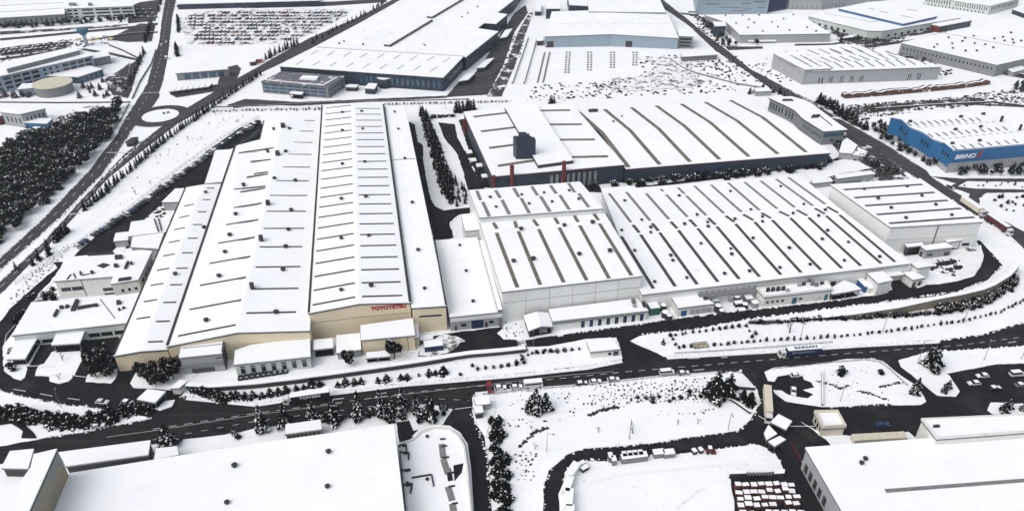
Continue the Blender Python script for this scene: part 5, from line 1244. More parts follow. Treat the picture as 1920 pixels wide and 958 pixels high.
litter('construction_rubble', 'dark rubble and earth heaps lying in the snow', [
  ([(1190,108),(1290,102),(1310,130),(1430,165),(1300,178),(1120,180),(1130,160),(1210,140)], 200), ([(1000,160),(1180,150),(1170,185),(990,185)], 110), ([(1290,112),(1380,106),(1440,160),(1320,140)], 130),
  ([(1560,215),(1700,193),(1920,165),(1920,195),(1750,205),(1600,228)], 420), ([(100,222),(205,198),(215,210),(140,236)], 200), ([(0,100),(110,76),(210,66),(215,80),(120,96),(0,120)], 150), ([(230,470),(250,430),(300,360),(330,370),(290,440),(240,478)], 90),
  ([(1510,345),(1650,318),(1690,326),(1560,346)], 160), ([(1745,505),(1790,520),(1800,485),(1760,488)], 40), ([(1600,80),(1700,66),(1690,80),(1600,100)], 200), ([(1560,62),(1620,60),(1660,64),(1640,82),(1575,84)], 220), ([(1575,200),(1700,190),(1800,185),(1700,206),(1600,214)], 300), ([(215,30),(240,15),(260,10),(262,40),(220,45)], 90), ([(1290,28),(1320,33),(1330,45),(1310,40)], 50), ([(1700,130),(1790,132),(1780,142),(1700,140)], 90), ([(940,80),(985,60),(975,110),(935,182),(915,182)], 160), ([(1560,262),(1640,290),(1700,322),(1660,328),(1600,300)], 120), ([(1310,40),(1345,80),(1400,90),(1345,88),(1300,45)], 60), ([(1440,110),(1500,160),(1440,150),(1400,120)], 40)], .5, 1.5, 'weed', .5)

def heaps(name, label, lines, per, smin, smax, m, jit):
    g = G()
    for px in lines:
        P = [W(x, y) for x, y in px]; L = sum((b - a).length for a, b in zip(P, P[1:]))
        for p in along(px, max(2, int(L * per)), jit):
            s = U(smin, smax) * random.choice([1, 1, .6]); n = 6
            a0 = U(0, 6)
            lo = [(p.x + math.cos(a0 + i * 1.047) * s * U(.7, 1.5), p.y + math.sin(a0 + i * 1.047) * s * U(.7, 1.3), .0) for i in range(n)]
            g.hexa(lo, [(p.x + (q[0] - p.x) * .45 + U(-.1, .1), p.y + (q[1] - p.y) * .45, .28 + s * U(.25, .5)) for q in lo])
    tag(g.make(name, m), label, None, None, 'stuff')
for nm_, lb_, px in (('stone_edging', 'dark broken stone edging crossing the west of the snowfield', [(973,838),(990,825),(1003,810),(1027,801)]), ('stone_edging', 'dark edging curving across the large snowy island', [(1530,715),(1560,722),(1575,731),(1590,722)]), ('stone_edging', 'dark edging in the lower right of the large snowy island', [(1610,735),(1640,741),(1652,748),(1664,750)]), ('stone_edging', 'short dark edging by the island tip conifers', [(1648,727),(1668,722),(1690,718)]), ('stone_edging', 'dark tufts along the path of the corner plot', [(1105,778),(1130,769),(1155,763)])):
    g = G()
    for p in along(px, 26, .5):
        s_ = U(.3, .7); g.hexa([p + Vector((math.cos(q) * s_ * U(.8, 1.6), math.sin(q) * s_, 0)) for q in (0, 1.2, 2.5, 3.8, 5)], [p + Vector((math.cos(q) * s_ * .6, math.sin(q) * s_ * .5, .5)) for q in (0, 1.2, 2.5, 3.8, 5)])
    tag(g.make(nm_, 'weed'), lb_, None, None, 'stuff')
EDGES = [[(340,744),(480,757),(614,737),(754,720),(960,703),(1100,688),(1166,675)], [(1247,669),(1440,658),(1607,647),(1760,639),(1850,625),(1920,604)], [(891,741),(960,734),(1104,724),(1237,709),(1354,700),(1388,695)],
    [(480,804),(667,784),(800,758)], [(1440,697),(1520,686),(1640,673)], [(1427,748),(1410,785),(1381,808),(1347,812),(1247,828),(1094,842),(1064,852),(1030,882),(1018,915),(1020,958)], [(1057,902),(1070,872),(1094,865),(1267,852),(1421,834),(1462,866)],
    [(1207,628),(1300,618),(1407,599),(1520,584),(1680,564),(1797,547),(1854,525),(1881,498),(1865,480)], [(1040,629),(1220,604),(1320,590),(1440,577),(1585,561)], [(0,484),(83,408),(167,320),(234,224)], [(0,508),(110,412),(197,322),(254,237)], [(0,528),(80,455),(180,345),(280,255)],
    [(0,732),(47,745),(113,758),(182,765)], [(97,818),(150,811),(212,798),(284,784)], [(1690,318),(1723,338),(1803,388),(1895,443)], [(1734,318),(1654,267),(1573,222),(1462,159)], [(1734,661),(1920,650)], [(1557,764),(1667,757),(1735,753)], [(884,778),(894,797),(914,852),(920,950)]]
heaps('ploughed_snow', 'ridges of ploughed snow along the road edges', EDGES, .8, .25, .75, 'crust', .45)
# ------------------------------------------------------------------ walls, fences, lamp posts
ribbon('boundary_wall', [(352,730),(400,733),(480,727),(560,718),(640,707),(740,693),(800,684),(840,677),(880,671),(940,666),(985,661)], .6, 2.4, 'trim', 'long dark boundary wall with thick snow cap before the factory front', 'wall', snowcap=.4, over=1.2)
ribbon('retaining_wall', [(1530,598),(1600,595),(1680,588),(1760,575),(1797,568),(1834,559),(1856,550),(1885,532),(1906,508)], .7, lambda t: 1.0 + 3.8 * min(1, t * 2.0), 'concrete', 'curving weathered concrete retaining wall at the east end of the yard road', 'wall', snowcap=.35, over=1.0)
ribbon('boundary_wall', [(1410,604),(1470,602),(1530,598)], .5, .9, 'trim', 'low dark wall continuing the retaining wall westward', 'wall', snowcap=.25, over=.8)
ribbon('kerb_wall', [(775,822),(788,809),(814,801),(842,803),(861,815),(875,836),(881,880),(886,962),(888,1010)], .5, .8, 'concrete', 'low rounded kerb wall round the roof end beside the south street', 'wall', snowcap=.2, over=.3)
ribbon('boundary_wall', [(1541,700),(1541,762)], .4, 1.2, 'trim', 'dark wall across the large snowy traffic island', 'wall', snowcap=.2)
ribbon('boundary_wall', [(990,72),(960,158)], .6, 1.5, 'greytrim', 'left grey wall of the snowy track by the pale blue hall', 'wall', snowcap=.15)
ribbon('boundary_wall', [(1005,77),(982,158)], .6, 1.5, 'greytrim', 'right grey wall of the snowy track by the pale blue hall', 'wall', snowcap=.15)
ribbon('boundary_wall', [(1356,743),(1380,757),(1407,776)], .5, 1.0, 'trim', 'dark slanting wall across the corner plot with two cypresses', 'wall', snowcap=.2)
ribbon('boundary_wall', [(1365,728),(1415,731)], .6, 1.4, 'trim', 'short dark wall above the two cypresses of the corner plot', 'wall', snowcap=.25)
ribbon('boundary_wall', [(1258,112),(1280,128),(1300,137),(1380,158),(1440,168)], .8, 1.2, 'greytrim', 'dark bank wall crossing the rubble field towards the highway', 'wall', snowcap=.1)
ribbon('earth_bank', [(1580,183),(1650,178),(1740,170),(1800,164),(1850,157)], 5.0, lambda t: max(.6, 2.6 + 2.4 * noise.noise(Vector((t * 23, 3.1, 0))) + 1.2 * noise.noise(Vector((t * 71, 9.1, 0)))), 'earth', 'red brown excavated earth bank below the grey warehouse', 'bank', snowcap=.15, over=-3.6)
ribbon('boundary_wall', [(0,193),(110,194),(245,193)], .4, 1.0, 'trim', 'thin dark wall between the workshop and the round hall garden', 'wall', snowcap=.1)
for lb_, px, w_, h_ in (('thin dark verge wall left of the upper avenue', [(248,186),(262,155),(283,122),(292,95)], .5, 1.2), ('dark wall crossing left from the avenue by the garden conifers', [(262,112),(230,96),(205,86)], .6, 1.4), ('thin wall running left of the avenue near the top', [(296,62),(250,64),(200,72),(150,80)], .6, 1.2), ('dark curb wall on the left rim of the avenue above the wood', [(242,196),(228,222),(205,258)], .4, .9),
  ('thin dark wall along the north rim of the excavated ground', [(1640,206),(1740,199),(1860,193),(1925,201)], .8, 1.2), ('dark wall below the vast dotted warehouse', [(1690,107),(1760,115),(1830,127),(1880,133),(1925,145)], 1.0, 1.4), ('thin dark wall north of the dotted roof hall', [(1490,86),(1560,85),(1585,80)], .6, 1.4), ('low dark wall along the pale panelled factory', [(1290,24),(1340,26),(1440,25)], .6, 1.2),
  ('thin dark wall behind the western halls and fence', [(400,202),(500,199),(620,193),(760,190),(880,187)], .35, .7)):
    ribbon('boundary_wall', px, w_, h_, 'vent', lb_, 'wall', snowcap=.06, over=-.2)
M['sand'] = mat('yellow_sand', (0.5, 0.42, 0.22), 0.95, 0.2, 0.4)
heaps('sand_heaps', 'yellowish sand heaps round the water tower', [[(112,80),(150,74)], [(168,76),(205,70),(208,76)]], .35, 1.5, 3.0, 'sand', 3)
ribbon('barrier_rail', [(1482,830),(1504,866)], .6, .5, 'maroon', 'low dark red barrier slanting across the lower right yard', 'barrier')
for px in ([(1268,953),(1290,936),(1305,922),(1322,914)], [(1270,955),(1292,938),(1307,924),(1324,916)], [(1100,905),(1160,890),(1260,880),(1400,868)], [(1102,908),(1162,893),(1262,883),(1402,871)], [(960,800),(1040,775),(1120,762)], [(1560,720),(1600,740),(1640,752)], [(300,300),(240,350),(180,410),(120,450)], [(1010,110),(1040,150),(1100,170),(1200,175)]):
    ribbon('tyre_track', px, .45, .3 if px[0][0] > 1250 or px[0][0] in (1100, 1102) else .03, 'crust', kind='structure')
ribbon('snow_path', [(976,637),(984,662)], 3.2, .32, 'slush', kind='structure')
def fence(label, px, h=1.8, step=4.0, m='vent'):
    P = [W(x, y) for x, y in px]; L = sum((b - a).length for a, b in zip(P, P[1:]))
    Q = along(px, max(2, int(L / step)))
    root = tag(empty('fence', Q[0]), label, 'fence'); g = G()
    for p in Q: g.tube(p, p + Vector((0, 0, h)), .07, .07, 4)
    g.make('posts', m, root, Q[0]); g = G()
    for a, b in zip(Q, Q[1:]):
        for z in (.4, h * .55, h - .05): g.bar(a, b, .06, .07, z)
    g.make('rails', m, root, Q[0])
fence('thin wire fence above the parked cars of the factory car park', [(30,533),(85,500),(139,463),(250,388),(330,322),(420,258),(486,221)])
fence('thin boundary fence north of the western halls', [(383,209),(480,207),(606,204)])
fence('thin boundary fence between cypress strip and slate blue hall', [(722,198),(830,196),(960,191)])
fence('dark railing on the rim of the snowfield along the main road', [(905,741),(1000,731),(1110,722),(1240,707),(1352,697),(1390,699),(1418,728)], 1.2)
fence('thin railing along the rounded traffic island', [(1450,693),(1560,681),(1630,676),(1655,682),(1700,724)], 1.1)
fence('thin railing along the north pavement east of the entrance', [(1265,664),(1340,660),(1440,653),(1560,643)], 1.0)
def lamp(x, y, h, tox, toy, label, first=[None]):
    p = W(x, y); a = heading((x, y), (tox, toy))
    if first[0] is None:
        r = tag(empty('street_lamp', p), None, 'lamp post')
        g = G(); g.tube((0, 0, 0), (0, 0, 8), .13, .08, 6); g.tube((0, 0, 8), (1.8, 0, 8.4), .07, .06, 5); kid(r, g.make('pole', 'galv', r))
        g = G(); g.box(1.6, 2.5, -.18, .18, 8.3, 8.5); kid(r, g.make('lamp_head', 'galv', r)); first[0] = r; o = r
    else: o = clone(first[0])
    o.location = p; o.rotation_euler = (0, 0, a); o.scale = (h / 8,) * 3
    o['label'] = label
for x, y, h, tx, ty, l in ((1500,636,9,1500,650,'slim street lamp on the snow bank left of the navy truck'), (1655,622,9,1655,640,'slim street lamp on the snow bank behind the navy truck trailer'), (1806,606,9,1808,630,'slim street lamp near the even shrub row at the east bend'),
    (1180,823,9,1180,845,'street lamp at the southern rim of the snowfield'), (1365,806,8,1367,815,'street lamp before the corner plot with two cypresses'), (1720,682,8,1722,660,'street lamp just left of the broad spruce'), (1844,676,8,1844,650,'street lamp right of the broad spruce'), (1914,674,8,1914,650,'street lamp at the right end of the traffic island'),
    (1575,753,8,1577,770,'street lamp on the south rim of the large snowy island'), (115,764,7,117,745,'street lamp on the snow strip of the west yard'), (835,205,9,830,215,'tall lamp post behind the cypress strip'), (1025,846,8,1040,850,'street lamp at the bend of the yard road'), (1000,650,6,1000,635,'short lamp post before the gabled drum shed')):
    lamp(x, y, h, tx, ty, l)
def barrier(a, b, label):
    p, q = W(*a), W(*b); r = tag(empty('barrier', p), label, 'barrier')
    g = G(); g.tube(p, p + Vector((0, 0, 1.2)), .2, .2, 6); g.make('post', 'trim', r, p)
    g = G(); g.bar(p, q, .16, .16, 1.0); g.make('arm', 'signwhite', r, p)
barrier((53,690), (99,690), 'white barrier arm left of the west parking island'); barrier((138,708), (164,711), 'white barrier arm right of the west parking island')
barrier((1528,803), (1472,803), 'long white barrier arm between gatehouse and checkpoint canopies'); barrier((885,767), (853,771), 'white barrier arm across the south street mouth'); barrier((1436,792), (1421,783), 'short barrier arm left of the checkpoint canopies')

# ------------------------------------------------------------------ vehicles
def wheel_g(x, y, r=.33, w=.22):
    g = G(); g.tube((x, y - w / 2, r), (x, y + w / 2, r), r, r, 10); return g
def car_shapes(L=4.4, wd=1.78, kind='car'):
    b, w, s = G(), G(), G()
    h = wd / 2
    if kind == 'car':
        prof = [(-L/2, .35), (L/2, .35), (L/2 + .03, .62), (L/2 - .1, .78), (.85, .92), (-1.75, .98), (-L/2, .9)]
        roofp = [(-1.35, 1.4), (.1, 1.42)]; cabp = [(-1.95, .95), (.95, .9)]
    else:
        prof = [(-L/2, .35), (L/2, .35), (L/2 + .03, .75), (L/2 - .35, 1.05), (L/2 - .8, 1.15), (-L/2, 1.15)]
        roofp = [(-L/2 + .15, 2.05), (L/2 - 1.5, 2.08)]; cabp = [(-L/2 + .02, 1.12), (L/2 - .75, 1.1)]
    b.hexa([(x, -h, z) for x, z in prof], [(x, h, z) for x, z in prof])
    t = h - .2
    w.hexa([(cabp[0][0], -h + .05, cabp[0][1]), (cabp[1][0], -h + .05, cabp[1][1]), (cabp[1][0], h - .05, cabp[1][1]), (cabp[0][0], h - .05, cabp[0][1])],
           [(roofp[0][0], -t, roofp[0][1] - .02), (roofp[1][0], -t, roofp[1][1] - .02), (roofp[1][0], t, roofp[1][1] - .02), (roofp[0][0], t, roofp[0][1] - .02)])
    s.box(roofp[0][0] - .05, roofp[1][0] + .05, -t - .04, t + .04, roofp[0][1] - .03, roofp[0][1] + .06)
    return b, w, s
def car_near(paint, kind, L, snow):
    r = empty('parked_car' if kind == 'car' else 'parked_van', (0, 0, 0))
    b, w, s = car_shapes(L, 1.78 if kind == 'car' else 1.95, kind)
    kid(r, b.make('body', paint, r)); kid(r, w.make('window', 'glass', r)); kid(r, s.make('roof', 'roofsnow' if snow else paint, r))
    if snow:
        g = G(); g.box(L * .27, L * .47, -.7, .7, .82 if kind == 'car' else 1.1, .9 if kind == 'car' else 1.16); kid(r, g.make('bonnet_snow', 'roofsnow', r))
    for x in (-L * .31, L * .31):
        for y in (-.8, .8): kid(r, wheel_g(x, y).make('wheel', 'tyre', r))
    for y in (-.6, .6):
        g = G(); g.box(L / 2 - .08, L / 2 + .06, y - .18, y + .18, .6, .74); kid(r, g.make('headlight', 'lamp', r))
    r['category'] = 'car' if kind == 'car' else 'van'
    return r
NEAR = {}
def car(px, py, tx, ty, paint, label, kind='car', L=4.4, snow=False, group=None):
    key = (paint, kind, L, snow)
    if key not in NEAR: NEAR[key] = car_near(*key); o = NEAR[key]
    else: o = clone(NEAR[key])
    o.location = W(px, py, .03); o.rotation_euler = (0, 0, heading((px, py), (tx, ty)))
    o.location.z = .29 if 1050 < px < 1470 and py > 845 else .22
    o['label'] = label
    if group: o['group'] = group
for a in ((938,729,960,727,'carwhite','white car parked just right of the red van at the snowfield rim'), (968,728,990,725,'carwhite','white car parked directly left of the white minibus'), (1090,721,1110,719,'cardark','dark car left of the two white cars on the snowfield rim'),
          (1116,718,1140,715,'carwhite','white car parked right of the dark car on the snowfield rim'), (1150,714,1170,712,'carwhite','white car with dark windscreen second right of the dark car'), (1281,702,1300,700,'cargrey','silver car touching the front of the long white van'),
          (193,756,215,758,'carwhite','white car driving along the west yard by the hedge'), (185,801,210,797,'carwhite','white car parked on the main road below the west hedge'), (240,757,260,760,'cargrey','small silver car just left of the west gate shelter'),
          (1825,721,1810,722,'carwhite','white car lower left of its pair in the east car park'), (1841,707,1826,708,'carwhite','white car upper right of its pair in the east car park'), (1864,730,1890,727,'cardark','dark car beside the pair of white cars in the east car park'), (1914,724,1935,722,'cargrey','silver car at the right edge of the east car park'),
          (1654,799,1680,797,'carblue','blue car alone in the lower right yard'), (1487,736,1487,745,'carwhite','white car inside the small round yard'), (1492,706,1510,704,'carwhite','snow covered car at the top of the small round yard', ), (1782,353,1795,360,'cardark','dark car on the highway at the branch road'),
          (312,82,310,100,'cardark','dark car higher up on the far avenue'), (303,87,300,110,'cardark','dark car lower down on the far avenue'), (1820,470,1835,468,'cargrey','snowy silver car beside the tall east hall')):
    car(*a, snow=('snow' in a[5] or a[4] != 'carblue' and 'west yard' not in a[5]))
car(1250,701,1280,698,'carwhite','long white van with snow on its roof at the snowfield rim','van',5.6,True)
car(1905,704,1930,702,'carwhite','white van at the right edge of the east car park','van',5.2,True)
car(918,731,922,745,'carred','small dark red van at the corner of the south street','van',4.6,False)
car(312,111,311,100,'carwhite','white van on the avenue beside the verge conifers','van',5.2,True)
def car_far(paint, kind='car', bare_=False):
    b, w, s = car_shapes(4.3 if kind == 'car' else 5.6, 1.8, kind)
    g = G()
    for k, q in ((0, b), (1, w), (2, s)):
        n = len(g.v); g.v += q.v; g.f += [tuple(i + n for i in f) for f in q.f]; g.m += [k] * len(q.f)
    for x in (-1.35, 1.35):
        for y in (-.8, .8): g.k = 3; g.tube((x, y - .1, .33), (x, y + .1, .33), .33, .33, 8)
    return g.make('parked_car' if kind == 'car' else 'parked_van', [paint, 'glass', paint if bare_ else 'roofsnow', 'tyre'])
FAR = {}
def far(p, rot, paint, kind, label, group, z=.2, bare_=False):
    key = (paint, kind, bare_)
    if key not in FAR:
        FAR[key] = o = car_far(*key); o['category'] = 'car' if kind == 'car' else 'van'
    else: o = clone(FAR[key])
    o.location = (p.x, p.y, z); o.rotation_euler = (0, 0, rot); o['label'] = label; o['group'] = group
CN = {'cardark': 'dark', 'carwhite': 'white', 'cargrey': 'silver', 'carblue': 'blue', 'carred': 'red', 'carorange': 'orange'}
ra_ = heading((142,468), (487,227))
for k, p in enumerate(along([(145,464),(250,396),(330,336),(420,270),(484,230)], 60)):
    if R() < .06: continue
    c_ = random.choices(['cardark', 'cargrey', 'carwhite', 'carblue'], [6, 2, 2, .6])[0]
    far(p, ra_ + math.radians(70) + U(-.06, .06), c_, 'car' if R() < .85 else 'van', CN[c_] + (' bare roofed' if k < 28 or k % 3 else ' snow roofed') + ' vehicle in the long row beside the car park lane', 'vehicles beside the car park lane', bare_=k < 28 or k % 3 > 0)
for x, y in ((1560,58),(1568,61),(1576,64),(1584,67),(1592,70),(1602,72),(1612,75),(1622,73),(1632,78),(1700,62),(1710,60),(1722,58),(1732,56),(1742,54),(1752,53),(1775,47),(1784,45)): far(W(x, y), 1.2 + U(-.2, .2), random.choice(['cardark', 'cargrey']), 'car', 'dark toned car standing in the slushy depot yard', 'cars of the depot yard', bare_=R() < .5)
for k in range(26):
    x = 4 + k * 5; far(W(x, 97 - k * .65 + (k % 2) * 5), 1.4, random.choice(['cardark', 'cargrey', 'carwhite']), 'car', 'car in the slushy car park above the pale blue slab', 'cars above the pale blue slab')
for k in range(12): far(W(246 + k * 4.2, 20 + (k % 3) * 7), .3, random.choice(['cardark', 'cargrey']), 'car', 'car in the grey car park right of the ribbon window block', 'cars by the ribbon window block')
for x, y in ((1565,272),(1572,276),(1612,296),(1622,302),(1640,312),(1650,318)): far(W(x, y), 1.0, 'cardark', 'car', 'dark car in the slushy yard of the curved office', 'cars of the curved office', bare_=True)
for p in along([(487,248),(470,262),(452,272)], 8): far(p, ra_ + 1.2, 'cardark', 'car', 'dark car in the short row by the notch of the west hall', 'cars by the hall notch', bare_=True)
LOT = [(356,28),(560,20),(652,22),(640,34),(590,58),(545,80),(470,82),(400,84),(356,80)]
LQ = [(p.x, p.y) for p in (W(x, y) for x, y in LOT)]
y = min(q[1] for q in LQ) + 3; nlot = 0
while y < max(q[1] for q in LQ):
    x = min(q[0] for q in LQ)
    while x < max(q[0] for q in LQ):
        if inside(x, y, LQ) and R() < .8 and nlot < 340:
            c_ = random.choices(['cardark', 'cargrey', 'carwhite', 'carblue', 'carred', 'carorange'], [5, 3, 3, 2, 1, .35])[0]
            kd = 'van' if R() < .45 else 'car'
            far(Vector((x, y, 0)), math.pi / 2 + U(-.1, .1), c_, kd, CN[c_] + (' van' if kd == 'van' else ' car') + ' under snow in the far vehicle park', 'vehicles of the far vehicle park', bare_=False); nlot += 1
        x += 3.4
    y += 10.5
def lorry(px, py, tx, ty, label, trailer, cab='carwhite', L=13.2, H=3.9, top='roofsnow', name='lorry', z=.03, at=None):
    p = at or W(px, py, z); a = heading((px, py), (tx, ty))
    r = tag(empty(name, p), label, 'lorry'); r.rotation_euler = (0, 0, a)
    g = G(); g.box(-L / 2 - 1.5, L / 2 - 1.5, -1.25, 1.25, 1.1, H - .12); t = g.make('trailer', trailer, r)
    g = G(); g.box(-L / 2 - 1.52, L / 2 - 1.48, -1.27, 1.27, H - .118, H + .08); g.make('trailer_roof', top, r)
    x = L / 2 - .8
    g = G(); g.hexa([(x, -1.2, .6), (x + 2.2, -1.2, .6), (x + 2.2, 1.2, .6), (x, 1.2, .6)], [(x, -1.15, 3.3), (x + 1.7, -1.15, 3.1), (x + 1.7, 1.15, 3.1), (x, 1.15, 3.3)]); c = g.make('cab', cab, r)
    g = G(); g.hexa([(x + 2.02, -1.05, 1.7), (x + 2.12, -1.05, 1.7), (x + 2.12, 1.05, 1.7), (x + 2.02, 1.05, 1.7)], [(x + 1.75, -1.0, 2.8), (x + 1.85, -1.0, 2.8), (x + 1.85, 1.0, 2.8), (x + 1.75, 1.0, 2.8)]); g.make('windscreen', 'glass', r)
    g = G(); g.box(x + .5, x + 1.5, -1.22, 1.22, 1.8, 2.6); g.make('side_window', 'glass', r)
    for wx in (-L / 2 + .2, -L / 2 + 1.5, -L / 2 + 2.8, L / 2 - 2.8, x + 1.5):
        for wy in (-1.05, 1.05): wheel_g(wx, wy, .5, .32).make('wheel', 'tyre', r)
    return r, a
def side_text(r, a, x0, x1, y, z, h, body, m, top=False, ztop=0):
    """lettering on the side (or flat on the roof) of a lorry, in the lorry's own axes"""
    cu = bpy.data.curves.new('lettering', 'FONT'); cu.body = body; cu.extrude = .02; cu.offset = .03
    t = bpy.data.objects.new('lettering', cu); COL.objects.link(t)
    dg = bpy.context.evaluated_depsgraph_get(); dg.update()
    me = bpy.data.meshes.new_from_object(t.evaluated_get(dg)); bpy.data.objects.remove(t)
    xs = [v.co.x for v in me.vertices]; ys = [v.co.y for v in me.vertices]
    X0, X1, Y0, Y1 = min(xs), max(xs), min(ys), max(ys)
    for v in me.vertices:
        u = x0 + (v.co.x - X0) / (X1 - X0) * (x1 - x0); q = (v.co.y - Y0) / (Y1 - Y0) * h
        sgn = 1 if y > 0 else -1
        v.co = (u, y + sgn * -.03 + (-sgn) * 0 + sgn * (.05 + v.co.z), z + q) if not top else (u, y - q * (1 if x0 > x1 else -1) * 1.0, ztop + .03 + v.co.z)
    me.materials.clear(); me.materials.append(M[m])
    o = bpy.data.objects.new('lettering', me); COL.objects.link(o); o.parent = r
# black curtain-sided lorry: heads west, so its left side faces the camera (local +y)
r, a = lorry(575, 752, 540, 757, 'black sided lorry lettered TOVERI passing the young conifers', 'blacktarp')
side_text(r, a, 2.2, -5.0, 1.25, 2.3, 1.1, 'TOVERI', 'signwhite')
r, a = lorry(1497, 667, 1460, 670, 'navy lorry lettered BARSAN on the main road', 'navy', H=4.0)
side_text(r, a, 3.5, -5.2, 1.25, 2.3, .9, 'BARSAN', 'cargrey')
side_text(r, a, 2.4, -6.6, .75, 0, 1.5, 'BARSAN', 'navy', top=True, ztop=4.08)
lorry(1826, 393, 1848, 408, 'cream lorry on the highway ahead of the maroon one', 'creampaint', at=W(1823,394))
lorry(1873, 428, 1898, 445, 'maroon lorry with snowy roof on the highway', 'maroon', at=W(1872,428))
lorry(1441, 745, 1444, 790, 'cream white lorry standing upright beside the small round yard', 'creampaint', top='creampaint', at=W(1441.5,750,4) * 1.0 - Vector((0, 0, 3.97)))
def bus(px, py, tx, ty, label):
    r = tag(empty('minibus', W(px, py, .03)), label, 'bus'); r.rotation_euler = (0, 0, heading((px, py), (tx, ty)))
    g = G(); g.hexa([(-3.5, -1.05, .4), (3.5, -1.05, .4), (3.5, 1.05, .4), (-3.5, 1.05, .4)], [(-3.45, -1, 2.7), (3.1, -1, 2.7), (3.1, 1, 2.7), (-3.45, 1, 2.7)]); g.make('body', 'carwhite', r)
    g = G(); g.box(-3.3, 2.9, -1.06, 1.06, 1.5, 2.3); g.make('window', 'glass', r)
    g = G(); g.box(-3.45, 3.1, -1.02, 1.02, 2.7, 2.82); g.make('roof', 'roofsnow', r)
    for x in (-2.2, 2.2):
        for y in (-.95, .95): wheel_g(x, y, .42, .25).make('wheel', 'tyre', r)
bus(1000, 724, 1020, 722, 'white minibus parked behind the conifer clump')

# ------------------------------------------------------------------ goods and yard equipment
def crate(name, label, group, cat, P, h, side, top='roofsnow', topname='snow_top', t=.18):
    c = sum(P, Vector()) / len(P); r = tag(empty(name, c), label, cat, group)
    g = G(); g.hexa(P, [p + Vector((0, 0, h)) for p in P]); g.make('body', side, r, c)
    m_ = [c + (p - c) * 1.02 for p in P]
    g = G(); g.hexa([p + Vector((0, 0, h + .003)) for p in m_], [p + Vector((0, 0, h + t)) for p in m_]); g.make(topname, top, r, c)
    return r
def quadbox(c, a, lx, ly):
    x, y = Vector((math.cos(a), math.sin(a), 0)) * lx / 2, Vector((-math.sin(a), math.cos(a), 0)) * ly / 2
    return [c - x - y, c + x - y, c + x + y, c - x + y]
av = heading((1374,917), (1490,914))
for r_, (x0, x1, yy) in enumerate(((1382,1490,913),(1384,1492,923),(1386,1499,937),(1388,1500,947),(1392,1508,965),(1394,1510,976))):
    for k in range(8):
        if R() < .08: continue
        p = W(x0 + (x1 - x0) * k / 7.6 + U(-1.2, 1.2), yy + 6 - k * .5 + U(-.8, .8))
        crate('brick_pallet', 'pallet of red bricks under snow in the stacks at the lower right yard', 'brick pallets', 'pallet', quadbox(p + Vector((0, 0, .1)), av + U(-.16, .16), U(1.6, 2.1), U(1.1, 1.6)), (2.3 if r_ % 2 == 0 else 1.8) + U(-.6, .4), 'brick', random.choice(['roofsnow', 'roofsnow', 'roofsnow', 'crust']))
P_ = [W(1366,898), W(1396,897), W(1397,891), W(1367,892)]; crate('storage_rack', 'white topped rack at the head of the brick stacks', None, 'rack', P_, 2.4, 'trim')
P_ = [W(1449,897), W(1468,896), W(1469,889), W(1450,890)]; crate('storage_rack', 'short white topped rack at the right end above the brick stacks', None, 'rack', P_, 2.2, 'trim')
for k in range(9): 
    P_ = [W(1398+k*5.6,899), W(1401+k*5.6,899), W(1401+k*5.6,893), W(1398+k*5.6,893)]; crate('stillage', 'dark upright stillage standing between the two white topped racks', 'stillages between the racks', 'stillage', P_, 2.0, 'vent', 'galv', 'top_bar', .1)
ab = heading((1147,865), (1267,852))
for x, y in ((1144,862),(1150,868),(1168,865),(1176,864),(1184,863),(1192,862),(1200,861),(1208,860),(1170,860),(1180,859),(1190,858),(1200,857)):
    crate('bale_stack', 'pale stack of wrapped goods beside the yard road bend', 'wrapped goods stacks', 'pallet', quadbox(W(x, y, .28), ab, 1.4, 2.2), 2.3, 'galv')
for x0, l in ((1228,'left grey wire crate row beside the yard road'), (1247,'right grey wire crate row beside the yard road')): crate('wire_crate', l, None, 'crate', quadbox(W(x0 + 6, 854, .28), ab, 3.6, 2.2), 1.9, 'galv')
for x, y, l in ((1301,849,'small dark wrapped pallet left of the red loader'),(1313,847,'smallest snowy pallet next to the red loader')): crate('bale_stack', l, None, 'pallet', quadbox(W(x, y, .28), ab + .3, 1.3, 1.6), 1.4, 'trim')
p = W(1330, 848, .28); r = tag(empty('wheel_loader', p), 'small red loader on the snowy goods yard', 'loader')
g = G(); g.box(-1.2, 1.0, -.7, .7, .5, 1.3); g.box(1.0, 1.9, -.9, .9, .1, .8); g.make('body', 'red', r); g = G(); g.box(-.6, .5, -.6, .6, 1.3, 2.4); g.make('cab', 'glass', r); g = G(); g.box(-.65, .55, -.65, .65, 2.4, 2.55); g.make('cab_roof', 'roofsnow', r)
for x in (-.8, .7):
    for y in (-.75, .75): wheel_g(x, y, .45, .3).make('wheel', 'tyre', r)
for x, y, tx, ty, l, lx in ((1073,889,1085,872,'white container nearest the bend on the goods yard rim',6),(1064,916,1072,893,'white container second from the bend on the goods yard rim',6),(1066,942,1068,920,'white container third from the bend cut by the yard rim',6.5),(1068,972,1069,950,'white container lowest on the goods yard rim',6)):
    crate('container', l, None, 'container', quadbox(W(x, y, .28), heading((x, y), (tx, ty)), lx, 2.5), 2.6, 'whitewall')
for x, y, l in ((1090,874,'white topped skip at the bend of the yard road'),(1095,880,'dark skip at the bend of the yard road')): crate('skip', l, None, 'skip', quadbox(W(x, y, .28), .6, 2.6, 1.8), 1.4, 'trim')
for k in range(6):
    x = 1600 + k * 16.4; P_ = [W(x, 836 - k * .9), W(x + 15.6, 835 - k * .9), W(x + 9, 823 - k * .9), W(x - 6.5, 824 - k * .9)]
    crate('container', 'cream container in the row behind the lower right roof', 'cream container row', 'container', P_, 2.5, 'creampaint', 'creampaint', 'roof', .08)
